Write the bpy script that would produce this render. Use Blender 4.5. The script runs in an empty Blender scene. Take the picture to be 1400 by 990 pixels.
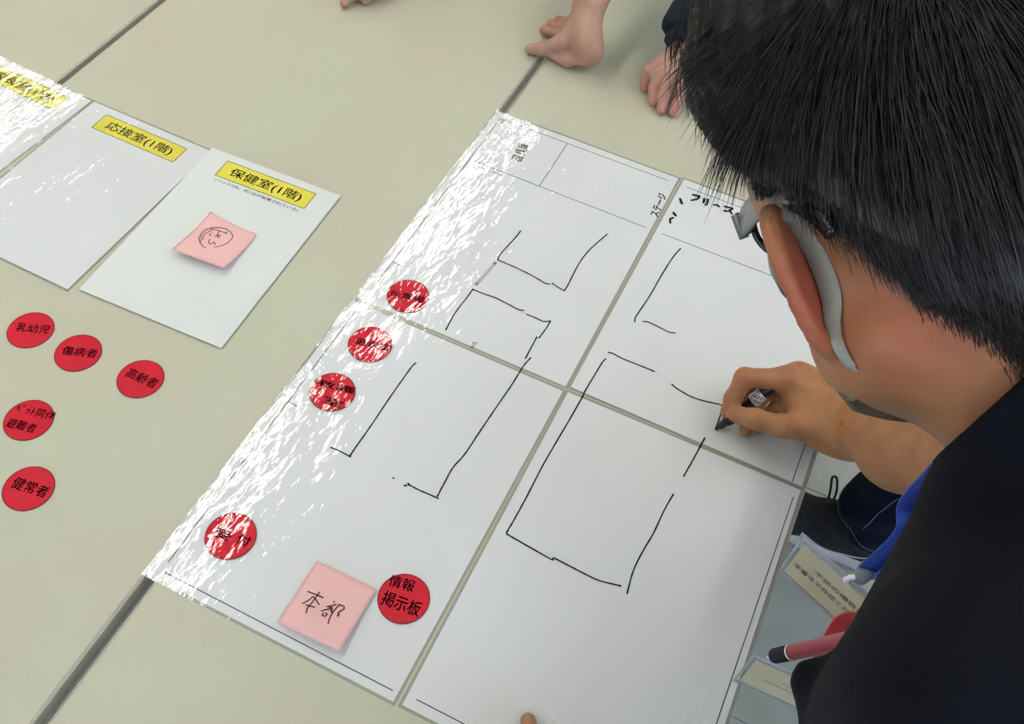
import bpy, math, random
import numpy as np
from mathutils import Matrix, Vector

# ---------------------------------------------------------------- camera
SC = bpy.context.scene
COL = SC.collection
F_PX = 1313.048
CR = np.array([[0.9013580, 0.4276269, 0.0684761],      # right
               [0.3842812, -0.7168309, -0.5817915],    # down
               [-0.1997040, 0.5507165, -0.8104503]])   # forward
CP = np.array([0.46269, -1.07965, 1.67455])
TZ = 0.70                                              # table top height
cam_data = bpy.data.cameras.new('camera')
cam = bpy.data.objects.new('camera', cam_data)
COL.objects.link(cam)
cam_data.sensor_width = 36.0
cam_data.lens = 36.0 * F_PX / 1400.0
cam_data.clip_start = 0.02
M = Matrix(((CR[0][0], -CR[1][0], -CR[2][0], CP[0]),
            (CR[0][1], -CR[1][1], -CR[2][1], CP[1]),
            (CR[0][2], -CR[1][2], -CR[2][2], CP[2]),
            (0, 0, 0, 1)))
cam.matrix_world = M
SC.camera = cam
SC.view_settings.view_transform = 'Standard'
SC.view_settings.look = 'None'
SC.view_settings.gamma = 1.0
SC.view_settings.use_curve_mapping = False
SC.view_settings.exposure = 0.0

# ---------------------------------------------------------------- world (overcast sky outside the windows)
W = bpy.data.worlds.new('sky'); SC.world = W; W.use_nodes = True
W.node_tree.nodes['Background'].inputs[0].default_value = (0.62, 0.78, 1.0, 1)
W.node_tree.nodes['Background'].inputs[1].default_value = 3.0
TUBE_L = 19.0       # radiance of the fluorescent tubes
FRONT_W = 13.0
WINDOW_W = 42.0      # daylight entering each window

# ---------------------------------------------------------------- helpers
def ray(u, v):
    return CR.T @ np.array([(u-700)/F_PX, (v-495)/F_PX, 1.0])
def pl(u, v, h=0.0):            # point seen at (u,v) at height h above the table top
    r = ray(u, v); s = (TZ+h-CP[2])/r[2]
    return CP + s*r
def dp(u, v, z):                # point seen at (u,v) at depth z
    return CP + ray(u, v)*z
def tag(o, label=None, cat=None, group=None, kind=None):
    if label: o['label'] = label
    if cat: o['category'] = cat
    if group: o['group'] = group
    if kind: o['kind'] = kind
    return o
def link(o, parent=None):
    COL.objects.link(o)
    if parent is not None:
        o.parent = parent
        o.matrix_parent_inverse = parent.matrix_basis.inverted()
    return o
def empty(name, loc, label=None, cat=None, group=None):
    o = bpy.data.objects.new(name, None); COL.objects.link(o)
    o.empty_display_size = .05
    o.location = loc
    return tag(o, label, cat, group)
def mesh_obj(name, verts, faces, mat, parent=None, smooth=False):
    m = bpy.data.meshes.new(name)
    m.from_pydata([tuple(map(float, v)) for v in verts], [], [tuple(map(int, f)) for f in faces])
    if smooth: m.polygons.foreach_set('use_smooth', [True]*len(m.polygons))
    if mat: m.materials.append(mat)
    m.update()
    return link(bpy.data.objects.new(name, m), parent)
def np_obj(name, V, F, mat, parent=None, smooth=True):
    V = np.asarray(V, dtype=np.float32); F = np.asarray(F, dtype=np.int32)
    n, k = F.shape
    m = bpy.data.meshes.new(name)
    m.vertices.add(len(V)); m.vertices.foreach_set('co', V.ravel())
    m.loops.add(n*k); m.loops.foreach_set('vertex_index', F.ravel())
    m.polygons.add(n)
    m.polygons.foreach_set('loop_start', np.arange(0, n*k, k, dtype=np.int32))
    m.polygons.foreach_set('use_smooth', np.full(n, smooth))
    m.materials.append(mat)
    m.update(calc_edges=True); m.validate()
    return link(bpy.data.objects.new(name, m), parent)
class MB:
    def __init__(s): s.v = []; s.f = []
    def add(s, v, f):
        o = len(s.v); s.v += [tuple(x) for x in v]; s.f += [tuple(i+o for i in q) for q in f]
    def box(s, x0, x1, y0, y1, z0, z1, b=0.0):
        if b <= 0:
            s.add([(x0,y0,z0),(x1,y0,z0),(x1,y1,z0),(x0,y1,z0),(x0,y0,z1),(x1,y0,z1),(x1,y1,z1),(x0,y1,z1)],
                  [(0,3,2,1),(4,5,6,7),(0,1,5,4),(1,2,6,5),(2,3,7,6),(3,0,4,7)])
            return
        rings = [(b, z0), (0, z0+b), (0, z1-b), (b, z1)]
        v = []
        for ins, z in rings:
            v += [(x0+ins,y0+b,z),(x0+b,y0+ins,z),(x1-b,y0+ins,z),(x1-ins,y0+b,z),
                  (x1-ins,y1-b,z),(x1-b,y1-ins,z),(x0+b,y1-ins,z),(x0+ins,y1-b,z)]
        f = [tuple(range(7,-1,-1)), tuple(range(24,32))]
        for r in range(3):
            for i in range(8):
                j = (i+1) % 8
                f.append((r*8+i, r*8+j, r*8+8+j, r*8+8+i))
        s.add(v, f)
    def tube(s, pts, rad, n=10, cap=True, flat=None):
        pts = [np.array(p, float) for p in pts]
        rad = rad if hasattr(rad, '__len__') else [rad]*len(pts)
        up = None; v = []
        for i, p in enumerate(pts):
            t = pts[min(i+1, len(pts)-1)] - pts[max(i-1, 0)]
            t /= np.linalg.norm(t)+1e-12
            if up is None:
                up = np.array([0,0,1.]) if abs(t[2]) < .9 else np.array([1.,0,0])
                if flat is not None: up = np.array(flat, float)
            a = up - t*np.dot(up, t); a /= np.linalg.norm(a)+1e-12
            b = np.cross(t, a); up = a
            for k in range(n):
                an = 2*math.pi*k/n
                v.append(p + rad[i]*(math.cos(an)*a + math.sin(an)*b))
        f = []
        for i in range(len(pts)-1):
            for k in range(n):
                f.append((i*n+k, i*n+(k+1)%n, (i+1)*n+(k+1)%n, (i+1)*n+k))
        if cap:
            f.append(tuple(range(n-1,-1,-1))); f.append(tuple((len(pts)-1)*n+k for k in range(n)))
        s.add(v, f)
    def build(s, name, mat, parent=None, smooth=False):
        return mesh_obj(name, s.v, s.f, mat, parent, smooth)

# ---------------------------------------------------------------- materials
def nt(mat): return mat.node_tree.nodes, mat.node_tree.links
def setp(b, **kw):
    names = {'rough':'Roughness','spec':'Specular IOR Level','metal':'Metallic','coat':'Coat Weight','coat_rough':'Coat Roughness',
             'sss':'Subsurface Weight','alpha':'Alpha','sheen':'Sheen Weight','trans':'Transmission Weight','ior':'IOR'}
    for k, v in kw.items(): b.inputs[names[k]].default_value = v
def mat_plain(name, col, var=0.06, scale=30, bump=0.0, bscale=200, **kw):
    m = bpy.data.materials.new(name); m.use_nodes = True
    N, L = nt(m); b = N['Principled BSDF']
    tc = N.new('ShaderNodeTexCoord'); ns = N.new('ShaderNodeTexNoise'); ns.inputs['Scale'].default_value = scale
    ns.inputs['Detail'].default_value = 4
    L.new(tc.outputs['Object'], ns.inputs['Vector'])
    r = N.new('ShaderNodeValToRGB')
    c0 = [max(0, c*(1-var)) for c in col]; c1 = [min(1, c*(1+var)) for c in col]
    r.color_ramp.elements[0].color = (*c0, 1); r.color_ramp.elements[1].color = (*c1, 1)
    r.color_ramp.elements[0].position = .3; r.color_ramp.elements[1].position = .7
    L.new(ns.outputs['Fac'], r.inputs['Fac']); L.new(r.outputs['Color'], b.inputs['Base Color'])
    if bump > 0:
        n2 = N.new('ShaderNodeTexNoise'); n2.inputs['Scale'].default_value = bscale; n2.inputs['Detail'].default_value = 6
        L.new(tc.outputs['Object'], n2.inputs['Vector'])
        bp = N.new('ShaderNodeBump'); bp.inputs['Strength'].default_value = 1; bp.inputs['Distance'].default_value = bump
        L.new(n2.outputs['Fac'], bp.inputs['Height']); L.new(bp.outputs['Normal'], b.inputs['Normal'])
    setp(b, **kw)
    return m

def mat_table():
    m = bpy.data.materials.new('table_laminate'); m.use_nodes = True
    N, L = nt(m); b = N['Principled BSDF']
    tc = N.new('ShaderNodeTexCoord')
    n1 = N.new('ShaderNodeTexNoise'); n1.inputs['Scale'].default_value = 5.5; n1.inputs['Detail'].default_value = 3
    n2 = N.new('ShaderNodeTexNoise'); n2.inputs['Scale'].default_value = 260; n2.inputs['Detail'].default_value = 2
    L.new(tc.outputs['Object'], n1.inputs['Vector']); L.new(tc.outputs['Object'], n2.inputs['Vector'])
    r = N.new('ShaderNodeValToRGB'); e = r.color_ramp.elements
    e[0].position = .32; e[0].color = (.520, .480, .365, 1); e[1].position = .68; e[1].color = (.515, .520, .385, 1)
    L.new(n1.outputs['Fac'], r.inputs['Fac'])
    mx = N.new('ShaderNodeMix'); mx.data_type = 'RGBA'; mx.blend_type = 'MULTIPLY'; mx.inputs[0].default_value = .10
    L.new(r.outputs['Color'], mx.inputs[6]); L.new(n2.outputs['Color'], mx.inputs[7])
    L.new(mx.outputs[2], b.inputs['Base Color'])
    bp = N.new('ShaderNodeBump'); bp.inputs['Distance'].default_value = .0002; bp.inputs['Strength'].default_value = .6
    L.new(n2.outputs['Fac'], bp.inputs['Height']); L.new(bp.outputs['Normal'], b.inputs['Normal'])
    setp(b, rough=.42, spec=.35)
    return m

def crinkle(N, L):
    """procedural cockled laminate surface: returns a bumped normal output"""
    g = N.new('ShaderNodeNewGeometry')
    mp = N.new('ShaderNodeMapping'); mp.inputs['Rotation'].default_value = (0, 0, .35); mp.inputs['Scale'].default_value = (1.0, .5, 1.0)
    L.new(g.outputs['Position'], mp.inputs['Vector'])
    n1 = N.new('ShaderNodeTexNoise'); n1.inputs['Scale'].default_value = 75; n1.inputs['Detail'].default_value = 1.5
    n2 = N.new('ShaderNodeTexNoise'); n2.inputs['Scale'].default_value = 330; n2.inputs['Detail'].default_value = 1
    n3 = N.new('ShaderNodeTexNoise'); n3.inputs['Scale'].default_value = 9; n3.inputs['Detail'].default_value = 1
    for n in (n1, n2, n3): L.new(mp.outputs['Vector'], n.inputs['Vector'])
    a = N.new('ShaderNodeMath'); a.operation = 'MULTIPLY'; a.inputs[1].default_value = CR_A
    b = N.new('ShaderNodeMath'); b.operation = 'MULTIPLY_ADD'; b.inputs[1].default_value = CR_B
    c = N.new('ShaderNodeMath'); c.operation = 'MULTIPLY_ADD'; c.inputs[1].default_value = CR_C
    L.new(n1.outputs['Fac'], a.inputs[0]); L.new(n2.outputs['Fac'], b.inputs[0]); L.new(a.outputs[0], b.inputs[2])
    L.new(n3.outputs['Fac'], c.inputs[0]); L.new(b.outputs[0], c.inputs[2])
    bp = N.new('ShaderNodeBump'); bp.inputs['Strength'].default_value = 1; bp.inputs['Distance'].default_value = 1.0
    L.new(c.outputs[0], bp.inputs['Height'])
    return bp.outputs['Normal']
CR_A, CR_B, CR_C = .00085, .00010, .0060

def mat_film(name='laminate_film'):
    m = bpy.data.materials.new(name); m.use_nodes = True
    N, L = nt(m)
    for n in list(N):
        if n.type == 'BSDF_PRINCIPLED': N.remove(n)
    out = [n for n in N if n.type == 'OUTPUT_MATERIAL'][0]
    nrm = crinkle(N, L)
    t = N.new('ShaderNodeBsdfTransparent'); g = N.new('ShaderNodeBsdfGlossy'); g.inputs['Roughness'].default_value = .05
    fr = N.new('ShaderNodeFresnel'); fr.inputs['IOR'].default_value = 1.65
    mx = N.new('ShaderNodeMixShader')
    L.new(nrm, g.inputs['Normal']); L.new(nrm, fr.inputs['Normal'])
    gb = N.new('ShaderNodeNewGeometry'); iv = N.new('ShaderNodeMath'); iv.operation = 'SUBTRACT'; iv.inputs[0].default_value = 1
    L.new(gb.outputs['Backfacing'], iv.inputs[1])      # no inner reflection: the paper is bonded to the film
    mu = N.new('ShaderNodeMath'); mu.operation = 'MULTIPLY'
    L.new(fr.outputs[0], mu.inputs[0]); L.new(iv.outputs[0], mu.inputs[1])
    L.new(mu.outputs[0], mx.inputs[0]); L.new(t.outputs[0], mx.inputs[1]); L.new(g.outputs[0], mx.inputs[2])
    L.new(mx.outputs[0], out.inputs['Surface'])
    return m
def mat_coated(name, col, rough=.6, var=.03):
    m = mat_plain(name, col, var=var, scale=60, rough=rough)
    N, L = nt(m); b = N['Principled BSDF']
    nrm = crinkle(N, L)
    L.new(nrm, b.inputs['Coat Normal']); setp(b, coat=1.0, coat_rough=.05, spec=.1)
    b.inputs['Coat IOR'].default_value = 1.55
    return m
def mat_clear(name, tint=(.93, .96, 1), mixd=0.08):
    m = bpy.data.materials.new(name); m.use_nodes = True
    N, L = nt(m)
    for n in list(N):
        if n.type == 'BSDF_PRINCIPLED': N.remove(n)
    out = [n for n in N if n.type == 'OUTPUT_MATERIAL'][0]
    t = N.new('ShaderNodeBsdfTransparent'); t.inputs[0].default_value = (*tint, 1)
    g = N.new('ShaderNodeBsdfGlossy'); g.inputs['Roughness'].default_value = .12
    d = N.new('ShaderNodeBsdfDiffuse'); d.inputs[0].default_value = (.75, .78, .82, 1)
    fr = N.new('ShaderNodeFresnel'); fr.inputs['IOR'].default_value = 1.5
    m1 = N.new('ShaderNodeMixShader'); m1.inputs[0].default_value = mixd
    m2 = N.new('ShaderNodeMixShader')
    L.new(t.outputs[0], m1.inputs[1]); L.new(d.outputs[0], m1.inputs[2])
    gb = N.new('ShaderNodeNewGeometry'); iv = N.new('ShaderNodeMath'); iv.operation = 'SUBTRACT'; iv.inputs[0].default_value = 1
    L.new(gb.outputs['Backfacing'], iv.inputs[1])
    mu = N.new('ShaderNodeMath'); mu.operation = 'MULTIPLY'
    L.new(fr.outputs[0], mu.inputs[0]); L.new(iv.outputs[0], mu.inputs[1])
    L.new(mu.outputs[0], m2.inputs[0]); L.new(m1.outputs[0], m2.inputs[1]); L.new(g.outputs[0], m2.inputs[2])
    L.new(m2.outputs[0], out.inputs['Surface'])
    return m
def mat_emit(name, col, s):
    m = bpy.data.materials.new(name); m.use_nodes = True
    N, L = nt(m); b = N['Principled BSDF']
    b.inputs['Emission Color'].default_value = (*col, 1); b.inputs['Emission Strength'].default_value = s
    b.inputs['Base Color'].default_value = (.9, .9, .9, 1)
    return m
MT = {}
MT['table'] = mat_table()
MT['edge'] = mat_plain('edge_band_grey', (.44, .40, .33), rough=.5)
MT['steel'] = mat_plain('painted_steel', (.30, .30, .30), rough=.4, metal=.3)
MT['paper'] = mat_plain('white_paper', (.705, .705, .695), var=.018, scale=6, rough=.9, spec=.05)
MT['paper_plain'] = mat_plain('white_paper_matt', (.68, .69, .665), var=.02, scale=8, rough=.75, spec=.15)
MT['film'] = mat_film()
MT['border'] = mat_clear('clear_laminate_border', (.80, .80, .77), .14)
MT['ink'] = mat_plain('black_print', (.022, .022, .026), rough=.6, spec=.1)
MT['marker_ink'] = mat_plain('marker_ink', (.016, .017, .016), rough=.4, spec=.1)
MT['brown_ink'] = mat_plain('pen_ink', (.06, .018, .028), rough=.5, spec=.1)
MT['smear'] = mat_plain('smudged_ink', (.46, .45, .42), rough=.6, spec=.1)
MT['yellow'] = mat_plain('yellow_print', (.72, .63, .075), var=.05, rough=.6, spec=.2)
MT['red'] = mat_coated('red_print', (.60, .010, .028))
MT['red_rim'] = mat_coated('dark_red_rim', (.20, .010, .020))
MT['pink'] = mat_plain('pink_note_paper', (.80, .47, .45), var=.02, rough=.8, spec=.1)
MT['floor'] = mat_plain('floor_vinyl', (.41, .405, .335), var=.06, scale=14, rough=.6, spec=.3)
MT['joint'] = mat_plain('floor_joint_dark', (.16, .16, .15), rough=.8)
MT['wall'] = mat_plain('wall_paint', (.55, .55, .52), rough=.8)
MT['ceil'] = mat_plain('ceiling_board', (.55, .55, .54), rough=.9)
MT['white_metal'] = mat_plain('white_enamel', (.8, .8, .8), rough=.35)
MT['tube'] = mat_emit('fluorescent_tube', (1.0, .985, .90), TUBE_L)

# ---------------------------------------------------------------- the room
def struct(o): o['kind'] = 'structure'; return o
RX0, RX1, RY0, RY1, CZ = -5.2, 3.4, -4.2, 5.0, 2.50
# floor: base and half-metre vinyl tiles with fine joints
f = MB(); f.box(RX0, RX1, RY0, RY1, -.06, -.004); floor = struct(f.build('floor', MT['joint']))
tile_src = None
tx0, ty0 = .45, -1.442
for i in range(-6, 6):
    for j in range(-5, 12):
        x, y = tx0+i*.5, ty0+j*.5
        if x < RX0 or x+.5 > RX1 or y+.5 > RY1 or y < RY0: continue
        if not (-1 <= i <= 4 and 0 <= j <= 6): continue
        if tile_src is None:
            b = MB(); b.box(-.2494, .2494, -.2494, .2494, -.004, 0, .0006)
            tile_src = b.build('floor_tile', MT['floor'], floor); o = tile_src
        else:
            o = tile_src.copy(); COL.objects.link(o)
        o.location = (x+.25, y+.25, 0)
rest = MB()
for i in range(-12, 6):
    for j in range(-6, 14):
        if -1 <= i <= 4 and 0 <= j <= 6: continue
        x, y = tx0+i*.5, ty0+j*.5
        x0, x1, y0, y1 = max(x+.0006, RX0), min(x+.4994, RX1), max(y+.0006, RY0), min(y+.4994, RY1)
        if x1-x0 > .01 and y1-y0 > .01: rest.box(x0, x1, y0, y1, -.004, 0)
o = rest.build('floor_tiles_beyond', MT['floor'], floor); o['kind'] = 'stuff'
b = MB(); b.box(RX0, RX1, RY0, RY1, CZ, CZ+.1); struct(b.build('ceiling', MT['ceil']))
b = MB(); b.box(RX0-.15, RX0, RY0, RY1, 0, CZ); struct(b.build('wall_left', MT['wall']))
b = MB(); b.box(RX0, RX1, RY1, RY1+.15, 0, CZ); struct(b.build('wall_back', MT['wall']))
b = MB(); b.box(RX0, RX1, RY0-.15, RY0, 0, .85); b.box(RX0, RX1, RY0-.15, RY0, 2.25, CZ); b.box(RX0, -1.2, RY0-.15, RY0, .85, 2.25); b.box(2.2, RX1, RY0-.15, RY0, .85, 2.25)
struct(b.build('wall_front', MT['wall']))
# right wall with two big windows
b = MB()
b.box(RX1, RX1+.15, RY0, RY1, 0, .85); b.box(RX1, RX1+.15, RY0, RY1, 2.25, CZ)
wy = [(-3.4, -.9), (-.3, 2.2)]
b.box(RX1, RX1+.15, RY0, -3.4, .85, 2.25); b.box(RX1, RX1+.15, -.9, -.3, .85, 2.25); b.box(RX1, RX1+.15, 2.2, RY1, .85, 2.25)
struct(b.build('wall_right', MT['wall']))
MT['glass'] = mat_clear('window_glass', (.95, .98, 1), 0.0)
for i, (y0, y1) in enumerate(wy):
    b = MB(); w_ = .05
    ym = (y0+y1)/2
    for a0, a1, c0, c1 in ((y0, y1, .85, .90), (y0, y1, 2.20, 2.25), (y0, y0+w_, .9, 2.2), (y1-w_, y1, .9, 2.2), (ym-.03, ym+.03, .9, 2.2)):
        b.box(RX1+.04, RX1+.10, a0, a1, c0, c1)
    wf = struct(b.build('window_%d' % (i+1), MT['white_metal']))
    for a0, a1 in ((y0+w_, ym-.03), (ym+.03, y1-w_)):
        p = MB(); p.box(RX1+.066, RX1+.072, a0, a1, .9, 2.2); p.build('pane', MT['glass'], wf)
    ld = bpy.data.lights.new('daylight', 'AREA'); ld.shape = 'RECTANGLE'; ld.size = y1-y0-.1; ld.size_y = 1.3
    ld.energy = WINDOW_W; ld.color = (.66, .78, 1.0)
    lo = bpy.data.objects.new('daylight', ld); COL.objects.link(lo)
    lo.location = (RX1+.02, ym, 1.55); lo.rotation_euler = (0, math.radians(90), 0)
b = MB()
for a0, a1, c0, c1 in ((-1.2, 2.2, .85, .90), (-1.2, 2.2, 2.20, 2.25), (-1.2, -1.15, .9, 2.2), (2.15, 2.2, .9, 2.2), (.47, .53, .9, 2.2)): b.box(a0, a1, RY0-.10, RY0-.04, c0, c1)
wf = struct(b.build('window_3', MT['white_metal']))
for a0, a1 in ((-1.15, .47), (.53, 2.15)):
    p = MB(); p.box(a0, a1, RY0-.072, RY0-.066, .9, 2.2); p.build('pane', MT['glass'], wf)
ld = bpy.data.lights.new('daylight', 'AREA'); ld.shape = 'RECTANGLE'; ld.size = 3.3; ld.size_y = 1.3; ld.energy = FRONT_W; ld.color = (.66, .78, 1.0)
lo = bpy.data.objects.new('daylight', ld); COL.objects.link(lo); lo.location = (.5, RY0-.02, 1.55); lo.rotation_euler = (math.radians(90), 0, 0)
for nm, args in (('baseboard_right', (RX1-.012, RX1, RY0, RY1, 0, .07)), ('baseboard_left', (RX0, RX0+.012, RY0, RY1, 0, .07)),
                 ('baseboard_back', (RX0, RX1, RY1-.012, RY1, 0, .07))):
    b = MB(); b.box(*args); struct(b.build(nm, MT['edge']))
# ceiling fixtures: rows of twin-tube fluorescent lamps
ROWS = [-2.62, -.79, 1.27]
YS = [-1.62, -.24, 1.14, 2.52]
fsrc = None
for ri, rx in enumerate(ROWS):
    for yi, ry in enumerate(YS):
        e = empty('ceiling_lamp', (rx, ry, CZ),
                  'white twin-tube fluorescent ceiling lamp, %s row, %s from the camera wall' % (['window-far', 'middle', 'window-side'][ri], ['first', 'second', 'third', 'fourth'][yi]),
                  'lamp', 'fluorescent ceiling lamps')
        if fsrc is None:
            b = MB(); b.box(-.09, .09, -.64, .64, -.04, 0, .01); h = b.build('lamp_housing', MT['white_metal'])
            ts = []
            for sx in (-.024, .024):
                t = MB(); t.tube([(sx, -.6, -.058), (sx, .6, -.058)], .018, 10); ts.append(t.build('lamp_tube', MT['tube'], None, True))
            fsrc = [h]+ts
            for p in fsrc: p.parent = e
        else:
            for p in fsrc:
                c = p.copy(); COL.objects.link(c); c.parent = e

# ---------------------------------------------------------------- tables
def table(x0, x1, y0, y1, label):
    r = empty('folding_table', ((x0+x1)/2, (y0+y1)/2, 0), label, 'table', 'folding tables pushed together')
    b = MB(); b.box(x0+.0025, x1-.0025, y0+.0025, y1-.0025, TZ-.020, TZ, .0012); b.build('tabletop', MT['table'], r)
    b = MB()
    t = .0028
    b.box(x0, x0+t, y0, y1, TZ-.021, TZ-.0012, .0009); b.box(x1-t, x1, y0, y1, TZ-.021, TZ-.0012, .0009)
    b.box(x0+t, x1-t, y0, y0+t, TZ-.021, TZ-.0012, .0009); b.box(x0+t, x1-t, y1-t, y1, TZ-.021, TZ-.0012, .0009)
    b.build('edge_band', MT['edge'], r)
    b = MB(); b.box(x0+.06, x0+.08, y0+.15, y1-.15, TZ-.057, TZ-.021); b.box(x1-.08, x1-.06, y0+.15, y1-.15, TZ-.065, TZ-.021)
    b.build('under_frame', MT['steel'], r)
    for lx in (x0+.07, x1-.07):
        for ly in (y0+.18, y1-.18):
            b = MB(); b.tube([(lx, ly, TZ-.022), (lx, ly, .012)], .0125, 12); b.tube([(lx, ly, .02), (lx, ly, 0)], .017, 12)
            b.build('leg', MT['steel'], r, True)
    return r
Y0T, Y1T = -1.20, .60
table(.0115, .606, Y0T, Y1T, 'pale green-grey table under the four large sheets, beside the man')
table(-.5985, -.0005, Y0T, Y1T, 'pale green-grey middle table with red discs and the sheet with a pink note')
table(-1.207, -.608, Y0T, Y1T, 'pale green-grey table in the far left corner, beyond the narrow brown seam')

# ---------------------------------------------------------------- flat print helpers
def ribbon(mb, pts, w, z, taper=None):
    pts = [np.array(p[:2], float) for p in pts]
    n = len(pts); v = []
    for i, p in enumerate(pts):
        t = pts[min(i+1, n-1)]-pts[max(i-1, 0)]; t /= np.linalg.norm(t)+1e-12
        nn = np.array([-t[1], t[0]]); ww = w[i] if hasattr(w, '__len__') else w
        v += [(*(p+nn*ww/2), z), (*(p-nn*ww/2), z)]
    mb.add(v, [(2*i, 2*i+1, 2*i+3, 2*i+2) for i in range(n-1)])
def smooth_pts(pts, k=6):
    """Catmull-Rom through 2-D points"""
    P = [np.array(p[:2], float) for p in pts]
    if len(P) < 3: return P
    Q = [2*P[0]-P[1]]+P+[2*P[-1]-P[-2]]; out = []
    for i in range(1, len(Q)-2):
        for j in range(k):
            t = j/k
            out.append(.5*((2*Q[i])+(-Q[i-1]+Q[i+1])*t+(2*Q[i-1]-5*Q[i]+4*Q[i+1]-Q[i+2])*t*t+(-Q[i-1]+3*Q[i]-3*Q[i+1]+Q[i+2])*t**3))
    out.append(P[-1]); return out
_tc = {}
def text_geo(s, bold=0.0):
    c = bpy.data.curves.new('t', 'FONT'); c.body = s; c.size = 1.0; c.resolution_u = 3; c.fill_mode = 'FRONT'
    o = bpy.data.objects.new('t', c); COL.objects.link(o)
    dg = bpy.context.evaluated_depsgraph_get(); m = bpy.data.meshes.new_from_object(o.evaluated_get(dg))
    V = np.array([v.co[:] for v in m.vertices]); Fs = [tuple(p.vertices) for p in m.polygons]
    bpy.data.objects.remove(o); bpy.data.curves.remove(c); bpy.data.meshes.remove(m)
    return V, Fs
def text_on(name, s, org, uvec, vvec, mat, parent, bold=0.0, off=0.0):
    """text whose bounding box fills the parallelogram org, org+uvec, org+vvec"""
    V, Fs = text_geo(s, bold)
    lo = V.min(0); hi = V.max(0)
    org = np.array(org, float); uvec = np.array(uvec, float); vvec = np.array(vvec, float)
    nn = np.cross(uvec, vvec); nn /= np.linalg.norm(nn)
    a = (V[:, 0]-lo[0])/(hi[0]-lo[0]); b = (V[:, 1]-lo[1])/(hi[1]-lo[1])
    P = org + a[:, None]*uvec + b[:, None]*vvec + nn*off
    if bold > 0:      # embolden by overprinting the glyphs slightly shifted
        eu = uvec/(hi[0]-lo[0])*bold*.5; ev = vvec/(hi[1]-lo[1])*bold*.5; n0 = len(P)
        P = np.concatenate([P+eu+ev, P+eu-ev, P-eu+ev, P-eu-ev])
        Fs = [tuple(i+k*n0 for i in f) for k in range(4) for f in Fs]
    return mesh_obj(name, P, Fs, mat, parent)

# ---------------------------------------------------------------- the four big sheets (297 x 420 mm, laminated)
def sheet(name, x, y, ang, w, h, z, label, cat, group, film=True, pap='paper'):
    """top-left corner at (x,y); returns (root, local->world function)"""
    c, s = math.cos(ang), math.sin(ang)
    def lw(lx, ly, dz=0.0): return np.array([x+c*lx-s*ly, y+s*lx+c*ly, TZ+z+dz])
    r = empty(name, tuple(lw(w/2, -h/2)), label, cat, group)
    def slab(nm, m, x0, x1, y0, y1, z0, z1, cut=0.0):
        k = cut
        pts = [(x0+k, y1), (x0, y1-k), (x0, y0+k), (x0+k, y0), (x1-k, y0), (x1, y0+k), (x1, y1-k), (x1-k, y1)] if k else [(x0, y1), (x0, y0), (x1, y0), (x1, y1)]
        n = len(pts)
        v = [lw(px, py, z0) for px, py in pts]+[lw(px, py, z1) for px, py in pts]
        fs = [tuple(range(n-1, -1, -1)), tuple(range(n, 2*n))]+[(i, (i+1) % n, n+(i+1) % n, n+i) for i in range(n)]
        return mesh_obj(nm, v, fs, m, r)
    slab('paper', MT[pap], 0, w, -h, 0, .0000, .00025)
    if film:
        e = .0032
        # clear rim of the pouch around the paper
        v = [lw(-e, e, .0002), lw(w+e, e, .0002), lw(w+e, -h-e, .0002), lw(-e, -h-e, .0002),
             lw(0, 0, .0002), lw(w, 0, .0002), lw(w, -h, .0002), lw(0, -h, .0002)]
        mesh_obj('laminate_rim', v, [(0, 4, 5, 1), (1, 5, 6, 2), (2, 6, 7, 3), (3, 7, 4, 0)], MT['border'], r)
        v = [lw(-e, e, .00062), lw(w+e, e, .00062), lw(w+e, -h-e, .00062), lw(-e, -h-e, .00062)]
        mesh_obj('laminate_film', v, [(0, 3, 2, 1)], MT['film'], r)
    return r, lw
ZI = .00042      # ink height above the paper base
G4 = 'large laminated floor-plan sheets'
S1, L1 = sheet('laminated_sheet', 0, 0, 0, .297, .420, .0002, 'large white laminated plan sheet with bold printed words in its far corner, by the seam', 'sheet', G4)
S2, L2 = sheet('laminated_sheet', .305, .0018, -.0045, .297, .420, .0011, 'large white laminated plan sheet the man is writing on, under his hand', 'sheet', G4)
S3, L3 = sheet('laminated_sheet', -.0001, -.4272, -.0016, .297, .420, .0002, 'large white laminated plan sheet carrying a pink sticky note and four red discs', 'sheet', G4)
S4, L4 = sheet('laminated_sheet', .3032, -.4266, .0056, .297, .420, .0011, 'large white laminated plan sheet nearest the camera, without discs or notes', 'sheet', G4)
# printed borders
def wl(mb, p, q, w=.0008, z=ZI): ribbon(mb, [p, q], w, TZ+z)
LW = .0010
def printed(parent, lw, segs, z):
    b = MB()
    for (x0, y0, x1, y1) in segs:
        ribbon(b, [lw(x0, y0), lw(x1, y1)], LW, TZ+z)
    return b.build('printed_line', MT['ink'], parent)
printed(S1, L1, [(.0105, -.0122, .0105, -.4135), (.0105, -.0122, .2865, -.0122), (.0105, -.1160, .2900, -.1176), (.1230, -.0122, .1235, -.1170),
                 (.030, -.123, .047, -.1235), (.051, -.123, .070, -.1235), (.0110, -.345, .026, -.3455)], ZI+.0002)
printed(S2, L2, [(.0095, -.0140, .285, -.0140), (.0095, -.1200, .285, -.1190), (.285, -.014, .285, -.4195), (.181, -.1070, .181, -.1190)], ZI+.0011)
printed(S3, L3, [(.0110, -.0100, .0130, -.4000), (.0150, -.4105, .2915, -.4105), (.012, -.170, .024, -.1705)], ZI+.0002)
printed(S4, L4, [(.0100, -.4090, .286, -.4110), (.2915, -.0130, .2880, -.4110)], ZI+.0011)
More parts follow.
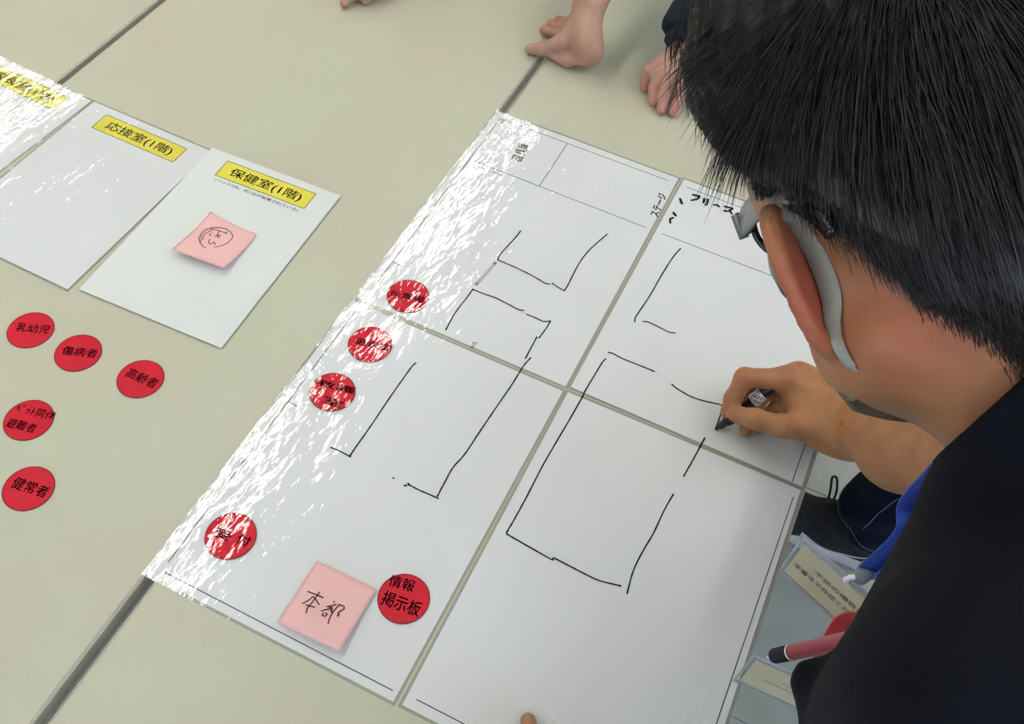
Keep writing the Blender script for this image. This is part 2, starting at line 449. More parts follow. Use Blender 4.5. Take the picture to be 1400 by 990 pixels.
# printed words
def tx(parent, s, a, b, h, mat='ink', z=.0006, bold=.02, name='printed_text'):
    A, B = pl(*a), pl(*b); u = B-A; u[2] = 0; n = np.array([-u[1], u[0], 0])/np.linalg.norm(u)
    A[2] = TZ+z
    return text_on(name, s, A, u, n*h, MT[mat], parent, bold)
tx(S1, '器具庫', (712.5, 222.5), (724.5, 198.5), .0170, bold=.018)
tx(S1, 'ステージ', (899.5, 297.5), (912, 267.5), .0125, bold=.05)
tx(S1, 'A3', (687.3, 169.5), (688.6, 165.2), .0035, bold=.03)

# hand-drawn marker strokes, followed across the sheets
def strokes(name, parent, lines, w, z, mat='marker_ink', smooth=True):
    b = MB(); k = 0
    rnd = random.Random(5)
    for ln in lines:
        P = [pl(*p) for p in ln]
        Q = smooth_pts(P, 5) if (smooth and len(P) > 2) else [np.array(p[:2]) for p in P]
        ws = [w*(.85+.3*rnd.random())*(1.25 if i in (0, len(Q)-1) else 1) for i in range(len(Q))]
        ribbon(b, Q, ws, TZ+z)
        for j in (0, -1):       # round ends
            c = Q[j]; r = w*.6
            b.add([(c[0]+r*math.cos(a*math.pi/4), c[1]+r*math.sin(a*math.pi/4), TZ+z) for a in range(8)], [tuple(range(8))])
    return b.build(name, MT[mat], parent)
ZS1, ZS2 = .0009, .0018
MWD = .0017
strokes('marker_line', S1, [
    [(711.6, 316.5), (703.7, 326.5), (693, 338), (682.7, 350), (680.6, 355.9)], [(680.6, 355.9), (713, 370), (739, 384), (745, 388), (750.7, 388.7)],
    [(755, 387.6), (764, 394), (771.5, 397.9)], [(771.5, 397.9), (776, 391), (786, 371), (794, 357), (805, 343), (818, 331), (830, 321)],
    [(646.4, 396), (638, 408), (631.5, 416), (620, 432), (609.6, 451.4)], [(646.4, 396), (662, 402.5), (678, 408), (696, 417), (708, 423.5), (715.8, 425)],
    [(720.5, 430.6), (732, 435), (743, 440), (752.4, 439.5)], [(752.4, 439.5), (747, 449), (737, 462.5)], [(733.8, 461.5), (726, 476), (718.3, 490.5)],
], MWD, ZS1)
strokes('marker_smudge', S1, [[(677, 360), (665, 374), (651, 389)]], .0045, ZS1-.0003, 'smear')
# the little triangular mark near the sheet's lower edge
strokes('printed_mark', S1, [[(644.5, 477), (651.5, 470), (652, 469.4)], [(646.8, 468.4), (652, 469.4)], [(646.8, 468.4), (644.5, 477)]], .0006, ZS1, 'ink', False)
strokes('marker_line', S3, [
    [(568.6, 497), (564, 500.5), (557, 510), (545, 527), (531, 547), (513, 574), (497, 597), (487, 611), (479, 623)], [(453, 612.5), (466, 618), (479, 625)],
    [(725.3, 490), (715, 502), (700, 526), (680, 555), (655, 592), (635, 622), (619, 640), (608, 660), (598, 679)], [(559, 663), (572, 670), (588, 677), (599, 682)],
    [(558, 661.5), (559.5, 664)], [(537.5, 654), (538.6, 654.2)], [(553, 664.6), (555.5, 664.4)]], MWD, ZS1)
strokes('marker_line', S2, [
    [(930, 341), (919, 354), (905, 376), (889, 404), (875, 425), (868.5, 435), (867.5, 441)], [(879.5, 440.8), (886, 441.5), (900, 448), (914, 455), (922.5, 456.3)],
    [(831.6, 483), (838, 484.5), (850, 491), (870, 499), (894, 508.8)], [(918.5, 527), (928, 534), (946, 544), (965, 550), (984, 554.2), (986.5, 558), (984, 570), (978, 587)],
    [(827.8, 492), (823, 497), (812, 515), (800, 535), (796.5, 543)], [(963, 600), (957, 611)]], MWD, ZS2)
strokes('marker_line', S4, [
    [(796.5, 543), (780, 572), (760, 606), (740, 641), (720, 680), (703, 711), (692.5, 729)], [(692.5, 731), (715, 744), (738, 757), (755, 766.5), (757, 764), (775, 773), (800, 786), (820, 795), (848, 802)],
    [(957, 611), (948, 628), (940, 642), (934.5, 652)], [(920, 677), (908, 698), (893, 730), (880, 752), (866, 780), (857, 812)]], MWD, ZS2)
# handwritten-looking bold words on the far right sheet
strokes('printed_text', S2, [
    [(929.5, 273), (932, 279.5)], [(920.5, 292), (923.5, 296)], [(919.8, 299), (915.8, 300.5), (916, 305.8)],
    [(947, 267.5), (956, 269.5)], [(956, 269.5), (953, 273.5), (945, 275)], [(962.5, 273), (961.5, 278)], [(967.5, 274), (967, 278.5), (964.5, 281.5)],
    [(976, 281.5), (979.5, 281), (982.5, 283.5)], [(990.5, 283.5), (1001, 286)], [(1001, 286), (997, 290), (990, 289.5)], [(997, 288.5), (1000, 293.5)],
    [(1005, 295), (1008.5, 292), (1012, 297)], [(1019, 297.5), (1026, 300)]], .0030, ZS2, 'ink', False)

# ---------------------------------------------------------------- three smaller label sheets (A4)
G3 = 'small room-name sheets'
def room_sheet(x, y, a, z, title, label, film, pap):
    s, lw = sheet('room_sheet', x, y, a, .210, .297, z, label, 'sheet', G3, film, pap)
    zz = .0004
    v = [lw(.0345, -.0455, zz), lw(.1780, -.0455, zz), lw(.1780, -.0133, zz), lw(.0345, -.0133, zz)]
    lab = mesh_obj('yellow_label', v, [(0, 1, 2, 3)], MT['yellow'], s)
    b = MB()
    c = [(.0345, -.0455), (.1780, -.0455), (.1780, -.0133), (.0345, -.0133)]
    for i in range(4): ribbon(b, [lw(*c[i]), lw(*c[(i+1) % 4])], .0009, TZ+z+zz+.00005)
    b.build('label_border', MT['ink'], lab)
    A = lw(.0500, -.0402, zz+.00006); U = lw(.1640, -.0402, zz+.00006)-A; V = lw(.0500, -.0205, zz+.00006)-A
    text_on('label_text', title, A, U, V, MT['ink'], lab, .018)
    return s, lw
R3, LR3 = room_sheet(-.3222, -.2801, .034, .0022, '保健室(1階)', 'white sheet with yellow heading and a pink note, rightmost of three', False, 'paper_plain')
A = LR3(.0400, -.0560, .0004); U = LR3(.1725, -.0560, .0004)-A; V = LR3(.0400, -.0500, .0004)-A
text_on('printed_text', '(ベッド2台、机1台が設置されている)', A, U, V, MT['ink'], R3, .01)
R2, LR2 = room_sheet(-.5300, -.2828, -.0165, .0012, '応接室(1階)', 'white sheet with yellow heading, middle of three, overlapped by its neighbour', True, 'paper')
R1, LR1 = room_sheet(-.7452, -.2700, -.0580, .0002, '校長室(1階)', 'white glossy sheet with yellow heading, cut by the left frame edge', True, 'paper')

# ---------------------------------------------------------------- sticky notes
def note(c4, lift, label, name='sticky_note', z=.003):
    """c4: four top corners (TL, TR, BR, BL) on the table; free (bottom) edge lifts"""
    C = [pl(*p, z) for p in c4]
    n = 14; th = .0003; V = []; Fq = []
    for k in range(2):
        for j in range(n+1):
            for i in range(n+1):
                a, b = i/n, j/n
                P = (C[0]*(1-a)+C[1]*a)*(1-b)+(C[3]*(1-a)+C[2]*a)*b
                hgt = lift(a, b)
                V.append((P[0], P[1], TZ+z+hgt-k*th))
    m = n+1
    for j in range(n):
        for i in range(n):
            q = j*m+i
            Fq.append((q, q+m, q+m+1, q+1)); o = m*m+q; Fq.append((o, o+1, o+m+1, o+m))
    for i in range(n):
        for (a, b) in ((i, i+1), (n*m+i+1, n*m+i)): Fq.append((a, b, b+m*m, a+m*m))
        for (a, b) in (((i+1)*m, i*m), (i*m+n, (i+1)*m+n)): Fq.append((a, b, b+m*m, a+m*m))
    r = empty(name, tuple(sum(C)/4), label, 'note', 'pink sticky notes')
    mesh_obj('note_paper', V, Fq, MT['pink'], r, True)
    return r, C
def on_note(r, c4, lift, strokes_, w, z=.003):
    """ink following the curled note: strokes in photo pixels"""
    C = [pl(*p, z)[:2] for p in c4]
    b = MB()
    M2 = np.array([C[1]-C[0], C[3]-C[0]]).T; Mi = np.linalg.inv(M2)
    for ln in strokes_:
        # two passes so the point sits on the lifted paper where it is seen
        Q = []
        for (u, v) in ln:
            h = 0.0
            for _ in range(4):
                P = pl(u, v, z+h)[:2]; a, bb = Mi @ (P-C[0]); h = lift(min(max(a, 0), 1), min(max(bb, 0), 1))
            Q.append(np.array([P[0], P[1], h]))
        # subdivide
        S = []
        for i in range(len(Q)-1):
            for k in range(4): S.append(Q[i]*(1-k/4)+Q[i+1]*k/4)
        S.append(Q[-1])
        v = []
        for i, p in enumerate(S):
            t = S[min(i+1, len(S)-1)][:2]-S[max(i-1, 0)][:2]; t = t/(np.linalg.norm(t)+1e-12); nn = np.array([-t[1], t[0]])*w/2
            v += [(p[0]+nn[0], p[1]+nn[1], TZ+z+p[2]+.0006), (p[0]-nn[0], p[1]-nn[1], TZ+z+p[2]+.0006)]
        b.add(v, [(2*i, 2*i+1, 2*i+3, 2*i+2) for i in range(len(S)-1)])
    b.build('handwriting', MT['brown_ink'], r)
lift1 = lambda a, b: .011*b**1.7 + .0035*(1-b)**4*(abs(a-.5)*2)**3
n1c = [(288.5, 291.5), (351.5, 322), (307, 374), (237, 348)]
N1, _ = note(n1c, lift1, 'curled pink sticky note with a circled scribble, on the rightmost small sheet')
def z1(p): return (230+p[0]/10.42, 280+p[1]/10.42)
on_note(N1, n1c, lift1, [
    [z1(p) for p in [(650, 608), (760, 590), (860, 540), (915, 480), (920, 440), (880, 380), (810, 340), (710, 325), (620, 330), (540, 355), (470, 420), (435, 490), (460, 550), (500, 600), (545, 622)]],
    [z1(p) for p in [(600, 345), (680, 360), (760, 385), (830, 405)]], [z1(p) for p in [(838, 385), (815, 425)]],
    [z1(p) for p in [(630, 360), (540, 410), (460, 480)]], [z1(p) for p in [(610, 405), (632, 400)]], [z1(p) for p in [(580, 430), (600, 425), (602, 440), (585, 442)]],
    [z1(p) for p in [(730, 375), (700, 430), (690, 450)]], [z1(p) for p in [(655, 455), (700, 440), (745, 440), (720, 472), (700, 465), (715, 430)]],
    [z1(p) for p in [(595, 490), (575, 530), (595, 570), (630, 555), (655, 535), (672, 572)]], [z1(p) for p in [(515, 465), (470, 505), (445, 540)]]], .0010)
lift2 = lambda a, b: .006*b**1.8*(.4+.6*a)
n2c = [(433.5, 767), (515, 806), (464, 893.5), (380, 852)]
N2, _ = note(n2c, lift2, 'pink sticky note with two handwritten characters, beside the near red disc', z=.0035)
def z2(p): return (370+p[0]/7.07, 760+p[1]/7.07)
on_note(N2, n2c, lift2, [[z2(p) for p in q] for q in [
    [(355, 345), (430, 372), (512, 408)], [(475, 350), (440, 400), (395, 460), (355, 510), (342, 557)], [(410, 395), (370, 430), (307, 466)], [(410, 395), (445, 435), (472, 478)],
    [(340, 475), (385, 487), (432, 500)], [(618, 440), (610, 458)], [(540, 495), (590, 485), (640, 470)], [(565, 500), (600, 505)],
    [(487, 535), (540, 520), (600, 515), (580, 540), (600, 548)], [(515, 550), (497, 575), (525, 588), (548, 568), (530, 552)],
    [(668, 470), (640, 500), (600, 550), (570, 605), (555, 662)], [(668, 475), (710, 490), (712, 515), (655, 548), (652, 565), (662, 575), (640, 585)]]], .0013, z=.0035)

# ---------------------------------------------------------------- red discs
def disc(u, v, z, lines, label, group, tilt=0.0):
    """lines: (text, (u,v) left-bottom px, (u,v) right-bottom px, glyph height m)"""
    c = pl(u, v, z); r = .0277
    root = empty('red_disc', tuple(c), label, 'disc', group)
    n = 48
    def lens(rr, z0, z1, mat, nm, par):
        V = [(c[0]+rr*math.cos(2*math.pi*i/n), c[1]+rr*math.sin(2*math.pi*i/n), TZ+z0) for i in range(n)]
        V += [(x, y, TZ+z1) for x, y, _ in V]
        Fs = [tuple(range(n-1, -1, -1)), tuple(range(n, 2*n))]+[(i, (i+1) % n, n+(i+1) % n, n+i) for i in range(n)]
        return mesh_obj(nm, V, Fs, mat, par)
    lens(r, z, z+.0005, MT['red_rim'], 'dark_rim', root)
    lens(r-.0011, z+.00045, z+.0006, MT['red'], 'red_face', root)
    for (s, a, b, h) in lines:
        A, B = pl(*a), pl(*b); U = B-A; U[2] = 0; nn = np.array([-U[1], U[0], 0])/np.linalg.norm(U)
        A[2] = TZ+z+.0007
        text_on('disc_text', s, A, U, nn*h, MT['disc_ink'], root, .02)
    return root
MT['disc_ink'] = mat_coated('disc_black_print', (.03, .008, .012))
GA, GB = 'red discs loose on the table', 'red discs on the large sheets'
disc(42, 451.5, .0005, [('乳幼児', (20.5, 453.5), (66, 457.5), .0135)], 'red disc with a glare streak, farthest loose disc at the left edge', GA)
disc(107, 482.7, .0005, [('傷病者', (83, 485.5), (131, 490.5), .0135)], 'red disc lying second from the left in the upper slanting trio', GA)
disc(192.2, 518.3, .0005, [('高齢者', (169.5, 515), (210, 532.5), .0145)], 'loose red disc closest to the large sheets, rightmost of the loose ones', GA)
disc(39.2, 574.5, .0005, [('ﾍﾟｯﾄ同伴', (19.5, 563.5), (72, 576), .0120), ('避難者', (6.5, 584), (46, 593), .0125)], 'loose red disc with two lines of small characters', GA)
disc(39.2, 668, .0005, [('健常者', (13.5, 667), (61, 682), .0145)], 'nearest loose red disc, at the left edge below the others', GA)
ZB = .0014
disc(558, 405, ZB, [('仮置場', (532, 405), (578, 416), .0105)], 'glossy red disc above the seam, on the far left large sheet', GB)
disc(506, 471, ZB, [('更衣室', (484, 471), (532, 482), .0105)], 'red disc most bleached by glare, between two other discs', GB)
disc(454.5, 536, ZB, [('救護', (431, 528), (484, 541), .0105), ('室', (440, 551), (466, 560), .0105)], 'glare-streaked red disc with two text lines, third down the sheet edge', GB)
disc(315.5, 733, ZB, [('受', (292, 734), (312, 742), .0115), ('付', (321.5, 742.5), (339, 749), .0115)], 'red disc near the left corner of the large sheets', GB)
disc(552, 818.5, ZB, [('情報', (530, 802), (564, 811), .0135), ('掲示板', (519, 827), (571, 845), .0165)], 'sharp unglared red disc touching the pink note', GB)

# ================================================================ implicit-surface modeller (for bodies and cloth)
class SDF:
    def __init__(s): s.p = []
    def cap(s, a, b, ra, rb=None, k=.01, op='u', tint=None):
        a = np.array(a, float); b = np.array(b, float); rb = ra if rb is None else rb
        lo = np.minimum(a-ra, b-rb); hi = np.maximum(a+ra, b+rb)
        ab = b-a; l2 = max(float(ab@ab), 1e-12)
        def f(P):
            h = np.clip(((P-a)@ab)/l2, 0, 1)
            d = P-a-h[:, None]*ab
            return np.sqrt((d*d).sum(1))-(ra+(rb-ra)*h)
        s.p.append((f, lo, hi, k, op)); return s
    def chain(s, pts, rad, k=.01, op='u'):
        for i in range(len(pts)-1): s.cap(pts[i], pts[i+1], rad[i], rad[i+1], k, op)
        return s
    def ell(s, c, r, R=None, k=.01, op='u'):
        c = np.array(c, float); r = np.array(r, float)
        R = np.eye(3) if R is None else np.array(R, float)      # rows = local axes in world
        e = np.abs(R.T)@r
        def f(P):
            q = (P-c)@R.T
            k0 = np.sqrt(((q/r)**2).sum(1)); k1 = np.sqrt(((q/(r*r))**2).sum(1))+1e-9
            return k0*(k0-1)/k1
        s.p.append((f, c-e, c+e, k, op)); return s
    def half(s, c, n, k=.002):                                   # keep the side where (p-c).n < 0
        c = np.array(c, float); n = np.array(n, float); n = n/np.linalg.norm(n)
        s.p.append((lambda P: (P-c)@n, np.full(3, -9.), np.full(3, 9.), k, 'i')); return s
    def fn(s, f, lo, hi, k, op='u'):
        s.p.append((f, np.array(lo, float), np.array(hi, float), k, op)); return s
    def ev(s, P, ctr, hb):
        """P: (nblocks, m, 3); ctr: block centres; hb: half block size"""
        nb, m, _ = P.shape
        D = np.full((nb, m), 1.0)
        for f, lo, hi, k, op in s.p:
            e = hb+2.3*k+.004
            mk = np.all((ctr > lo-e) & (ctr < hi+e), 1)
            if not mk.any(): continue
            d = f(P[mk].reshape(-1, 3)).reshape(-1, m); A = D[mk]
            if op == 'u':
                h = np.maximum(k-np.abs(A-d), 0)/k; D[mk] = np.minimum(A, d)-h*h*k*.25
            elif op == 's':
                d = -d; h = np.maximum(k-np.abs(A-d), 0)/k; D[mk] = np.maximum(A, d)+h*h*k*.25
            else:
                h = np.maximum(k-np.abs(A-d), 0)/k; D[mk] = np.maximum(A, d)+h*h*k*.25
        return D
    def mesh(s, vox):
        B = 8; bs = B*vox
        L_ = [p for p in s.p if p[4] == 'u']
        lo = np.min([p[1] for p in L_], 0)-.02; hi = np.max([p[2] for p in L_], 0)+.02
        n = np.ceil((hi-lo)/bs).astype(int)
        G = np.stack(np.meshgrid(*[np.arange(k) for k in n], indexing='ij'), -1).reshape(-1, 3)
        ctr = lo+(G+.5)*bs
        near = np.zeros(len(ctr), bool)
        for p in L_:
            near |= np.all((ctr > p[1]-bs*1.05-p[3]) & (ctr < p[2]+bs*1.05+p[3]), 1)
        G = G[near]; ctr = ctr[near]
        d = s.ev(ctr[:, None, :], ctr, bs*1.5)[:, 0]
        keep = np.abs(d) < bs*1.35
        G = G[keep]; ctr = ctr[keep]
        g = np.arange(B+1); off = np.stack(np.meshgrid(g, g, g, indexing='ij'), -1).reshape(-1, 3)
        VK = []; VP = []; QE = []
        big = 1 << 20
        def key(c): return (c[..., 0]*big+c[..., 1])*big+c[..., 2]
        for st in range(0, len(G), 1500):
            Gc = G[st:st+1500]; cc = ctr[st:st+1500]
            P = lo+(Gc[:, None, :]*B+off[None])*vox
            D = s.ev(P, cc, bs*.5).reshape(-1, B+1, B+1, B+1)
            S = D < 0
            cnt = np.zeros((len(Gc), B, B, B)); acc = np.zeros((len(Gc), B, B, B, 3))
            for dx in (0, 1):
                for dy in (0, 1):
                    for ax in range(3):
                        sl0 = [slice(0, B)]*3; sl1 = [slice(0, B)]*3
                        o = [0, 0, 0]; oth = [i for i in range(3) if i != ax]
                        o[oth[0]] = dx; o[oth[1]] = dy
                        for i in range(3): sl0[i] = slice(o[i], o[i]+B); sl1[i] = slice(o[i], o[i]+B)
                        sl1[ax] = slice(1, B+1)
                        a = D[(slice(None), *sl0)]; b = D[(slice(None), *sl1)]
                        cr = (a < 0) != (b < 0)
                        t = np.where(cr, a/np.where(cr, a-b, 1), 0)
                        cnt += cr
                        for i in range(3):
                            acc[..., i] += np.where(cr, (t if i == ax else o[i]), 0)
                        if True and dx == 0 and dy == 0:
                            idx = np.argwhere(cr)
                            if len(idx):
                                ge = Gc[idx[:, 0]]*B+idx[:, 1:]
                                QE.append(np.concatenate([ge, np.full((len(ge), 1), ax), S[(slice(None), *sl0)][cr][:, None].astype(int)], 1))
            m = cnt > 0
            idx = np.argwhere(m)
            if len(idx):
                gc = Gc[idx[:, 0]]*B+idx[:, 1:]
                VK.append(key(gc)); VP.append(lo+(gc+acc[m]/cnt[m][:, None])*vox)
        VK = np.concatenate(VK); VP = np.concatenate(VP); QE = np.concatenate(QE)
        o = np.argsort(VK); VK = VK[o]; VP = VP[o]
        F_ = []
        for ax in range(3):
            q = QE[QE[:, 3] == ax]; c = q[:, :3]; oth = [(ax+1) % 3, (ax+2) % 3]
            e1 = np.zeros(3, int); e1[oth[0]] = 1; e2 = np.zeros(3, int); e2[oth[1]] = 1
            ks = np.stack([key(c-e1-e2), key(c-e2), key(c), key(c-e1)], 1)
            ii = np.searchsorted(VK, ks); ii = np.clip(ii, 0, len(VK)-1)
            ok = (VK[ii] == ks).all(1)
            ii = ii[ok]; inside = q[ok][:, 4] == 1
            ii[~inside] = ii[~inside][:, ::-1]
            F_.append(ii)
        return VP, np.concatenate(F_)
def relax(V, F, it=1):
    for _ in range(it):
        acc = np.zeros_like(V); c = np.zeros(len(V))
        for a in range(4):
            b = (a+1) % 4
            np.add.at(acc, F[:, a], V[F[:, b]]); np.add.at(c, F[:, a], 1)
            np.add.at(acc, F[:, b], V[F[:, a]]); np.add.at(c, F[:, b], 1)
        V = V*.5+.5*acc/np.maximum(c, 1)[:, None]
    return V
def largest(V, F):
    lab = np.arange(len(V))
    while True:
        m = lab[F].min(1); new = lab.copy(); np.minimum.at(new, F.ravel(), np.repeat(m, 4)); new = new[new]
        if (new == lab).all(): break
        lab = new
    u, c = np.unique(lab, return_counts=True); keep = lab == u[c.argmax()]
    idx = np.cumsum(keep)-1; F = F[keep[F].all(1)]; return V[keep], idx[F]
def sdf_obj(name, S, vox, mat, parent, it=1, disp=None):
    V, F = S.mesh(vox)
    if name == 'shirt': V, F = largest(V, F)
    V = relax(V, F, it)
    if disp is not None: V = disp(V)
    return np_obj(name, V, F, mat, parent), V
def set_attr(o, name, vals):
    a = o.data.attributes.new(name, 'FLOAT', 'POINT'); a.data.foreach_set('value', np.asarray(vals, dtype=np.float32))

def mat_skin(name, base, redc, dark):
    """skin whose own colour varies: 'red' = blood-rich parts (ears, knuckles), 'stub' = shaved beard/hairline"""
    m = bpy.data.materials.new(name); m.use_nodes = True
    N, L = nt(m); b = N['Principled BSDF']
    g = N.new('ShaderNodeNewGeometry')
    n1 = N.new('ShaderNodeTexNoise'); n1.inputs['Scale'].default_value = 38; n1.inputs['Detail'].default_value = 4
    n2 = N.new('ShaderNodeTexNoise'); n2.inputs['Scale'].default_value = 700; n2.inputs['Detail'].default_value = 3
    n3 = N.new('ShaderNodeTexNoise'); n3.inputs['Scale'].default_value = 900; n3.inputs['Detail'].default_value = 1
    for n in (n1, n2, n3): L.new(g.outputs['Position'], n.inputs['Vector'])
    r = N.new('ShaderNodeValToRGB'); e = r.color_ramp.elements
    e[0].position = .34; e[0].color = (base[0]*.86, base[1]*.80, base[2]*.76, 1); e[1].position = .66; e[1].color = (base[0]*1.08, base[1]*1.08, base[2]*1.06, 1)
    L.new(n1.outputs['Fac'], r.inputs['Fac'])
    ar = N.new('ShaderNodeAttribute'); ar.attribute_name = 'red'
    as_ = N.new('ShaderNodeAttribute'); as_.attribute_name = 'stub'
    mx = N.new('ShaderNodeMix'); mx.data_type = 'RGBA'; mx.inputs[7].default_value = (*redc, 1)
    L.new(ar.outputs['Fac'], mx.inputs[0]); L.new(r.outputs['Color'], mx.inputs[6])
    th = N.new('ShaderNodeMapRange'); th.inputs[1].default_value = .35; th.inputs[2].default_value = .62
    L.new(n3.outputs['Fac'], th.inputs[0])
    mu = N.new('ShaderNodeMath'); mu.operation = 'MULTIPLY'; L.new(th.outputs[0], mu.inputs[0]); L.new(as_.outputs['Fac'], mu.inputs[1])
    sc_ = N.new('ShaderNodeMapRange'); sc_.inputs[1].default_value = .55; sc_.inputs[2].default_value = .95; L.new(as_.outputs['Fac'], sc_.inputs[0])
    mm = N.new('ShaderNodeMath'); mm.operation = 'MAXIMUM'; L.new(mu.outputs[0], mm.inputs[0]); L.new(sc_.outputs[0], mm.inputs[1]); mu = mm
    m2 = N.new('ShaderNodeMix'); m2.data_type = 'RGBA'; m2.inputs[7].default_value = (*dark, 1)
    L.new(mu.outputs[0], m2.inputs[0]); L.new(mx.outputs[2], m2.inputs[6]); L.new(m2.outputs[2], b.inputs['Base Color'])
    bp = N.new('ShaderNodeBump'); bp.inputs['Distance'].default_value = .0004; bp.inputs['Strength'].default_value = .7
    L.new(n2.outputs['Fac'], bp.inputs['Height']); L.new(bp.outputs['Normal'], b.inputs['Normal'])
    setp(b, rough=.52, spec=.35, sss=.12)
    b.inputs['Subsurface Radius'].default_value = (.9, .35, .2); b.inputs['Subsurface Scale'].default_value = .006
    return m
MT['skin'] = mat_skin('skin_warm', (.370, .172, .076), (.43, .10, .055), (.10, .075, .06))
MT['skin2'] = mat_skin('skin_pinkish', (.44, .25, .185), (.52, .19, .15), (.10, .08, .06))
MT['nail'] = mat_plain('fingernail', (.62, .38, .30), rough=.3)
def mat_cloth(name, col, sc=1400, bump=.0005, var=.25, **kw):
    m = mat_plain(name, col, var=var, scale=9, bump=bump, bscale=sc, rough=.95, spec=.12, **kw)
    return m
MT['shirt'] = mat_cloth('navy_black_cotton', (.0046, .0058, .0100), sheen=.02)
MT['jacket'] = mat_cloth('dark_jacket_cloth', (.012, .018, .026), sheen=.05)
MT['hairm'] = mat_plain('black_hair', (.010, .0085, .008), var=.35, scale=120, rough=.52, spec=.35)
MT['hairs'] = mat_plain('black_hair_strands', (.032, .027, .026), var=.5, scale=160, rough=.5, spec=.35)
MT['white_plastic'] = mat_plain('white_plastic', (.75, .76, .76), rough=.4)
MT['black_plastic'] = mat_plain('black_plastic', (.012, .012, .014), rough=.32)
MT['mask'] = mat_plain('mask_fabric', (.33, .315, .255), var=.05, scale=60, bump=.0003, bscale=1500, rough=.95)
def wp(*p): return pl(p[0], p[1], p[2])
def V3(*a): return np.array(a, float)
def unit(v): v = np.array(v, float); return v/np.linalg.norm(v)

# ---------------------------------------------------------------- hands
def finger(S, pts, rad, k=.006):
    S.chain(pts, rad, k)
# right hand of the man, writing
def right_hand(S):
    wr = wp(1150, 576, .052)
    idx = [wp(1078, 520, .066), wp(1018, 516, .074), wp(1002, 545, .050), wp(994, 563, .034)]
    mid = [wp(1092, 514, .056), wp(1030, 522, .046), wp(1014, 553, .026), wp(1010, 572, .022)]
    rin = [wp(1107, 521, .047), wp(1046, 535, .040), wp(1026, 572, .016), wp(1019, 590, .011)]
    pin = [wp(1120, 532, .035), wp(1066, 550, .026), wp(1042, 577, .012), wp(1036, 586, .010)]
    thb = [wp(1118, 583, .050), wp(1070, 583, .058), wp(1032, 573, .056), wp(1006, 566, .047)]
    S.chain(idx, [.0140, .0112, .0100, .0083], .006)
    S.chain(mid, [.0135, .0105, .0090, .0078], .006)
    S.chain(rin, [.0130, .0098, .0085, .0074], .006)
    S.chain(pin, [.0120, .0088, .0076, .0066], .006)
    S.chain(thb, [.0175, .0130, .0115, .0098], .007)
    # palm
    for a, r in ((idx[0], .0155), (mid[0], .0155), (rin[0], .0150), (pin[0], .0145)):
        b = wr*.55+a*.45
        S.cap(a, b, r, .020, .014); S.cap(b, wr, .020, .021, .014)
    S.cap(wp(1092, 560, .048), wp(1128, 566, .050), .019, .021, .016)
    # web between thumb and index
    S.cap(wp(1098, 558, .055), wp(1090, 538, .058), .0115, .0115, .012)
    return wr
def arm_only(S, pts, rad): S.chain(pts, rad, .03)

# ================================================================ the writing man
man = empty('person', (1.0, -.55, 0), 'man in navy-black T-shirt and glasses leaning over the table, drawing with a marker', 'person')
O = dp(1302, 298, .440)
Fl = unit(CR.T @ unit([-.04, -.04, 1.0]))
Ul = CR.T @ unit([-.36, -.93, -.04]); Ul = unit(Ul-Fl*(Ul@Fl))
Ll = np.cross(Ul, Fl)
HR = np.stack([Ll, Fl, Ul])          # rows: left, forward, up of the head
def H(l, f, u): return O+Ll*l+Fl*f+Ul*u
B = SDF()
B.ell(H(0, -.010, .052), (.077, .097, .088), HR, .02)
B.ell(H(0, .030, .030), (.069, .066, .080), HR, .02)
B.ell(H(0, .045, -.030), (.060, .052, .070), HR, .02)
B.cap(H(0, .088, -.078), H(0, .080, -.072), .018, .021, .02)
for s_ in (-1, 1):
    B.cap(H(.058*s_, .005, -.040), H(.016*s_, .080, -.076), .017, .017, .02)
    B.cap(H(.060*s_, .000, -.010), H(.058*s_, .005, -.045), .018, .017, .02)
    B.ell(H(.043*s_, .070, -.012), (.018, .015, .014), HR, .014)
    B.cap(H(.012*s_, .094, .030), H(.045*s_, .080, .030), .009, .008, .010)       # brows
    B.ell(H(.031*s_, .098, .012), (.017, .013, .012), HR, .008, 's')             # sockets
    B.ell(H(.031*s_, .083, .012), (.0125, .0125, .0125), HR, .004)               # eyeballs
B.cap(H(0, .098, .022), H(0, .118, -.016), .008, .0115, .008)
B.ell(H(.011, .108, -.020), (.008, .009, .007), HR, .005); B.ell(H(-.011, .108, -.020), (.008, .009, .007), HR, .005)
B.cap(H(-.018, .094, -.045), H(.018, .094, -.045), .006, .006, .006); B.cap(H(-.015, .093, -.054), H(.015, .093, -.054), .007, .007, .005)
# ears
def ear(S, s):
    Rt = .42
    ax_u = unit(HR.T @ V3(.16*s, -.26, 1)); out = unit(HR.T @ V3(s*.52, -.85, 0)); out = unit(out-ax_u*(out@ax_u)); nrm_ = np.cross(ax_u, out)
    c = H(.074*s, -.004, .002)+out*.014
    RR = np.stack([out, nrm_, ax_u])
    S.ell(c, (.0185, .0042, .0325), RR, .003)
    # helix rim
    P = []
    for i in range(15):
        a = math.radians(-70+i*17)
        P.append(c+out*(.0175*math.cos(a)+.001)+ax_u*(.0315*math.sin(a)+(.004 if math.sin(a) > 0 else 0)))
    S.chain(P, [.0036]*len(P), .0035)
    S.ell(c-out*.002-ax_u*.030, (.0095, .0048, .0110), RR, .006)                  # lobe
    S.cap(c-out*.017+ax_u*.016, c-out*.017-ax_u*.018, .006, .005, .006)          # root against the skull
    fw = HR.T @ V3(0, 1, 0)
    S.ell(c+fw*.0145-out*.002, (.0110, .0105, .018), RR, .004, 's')
    return c, out, ax_u
earL = ear(B, 1); earR = ear(B, -1)
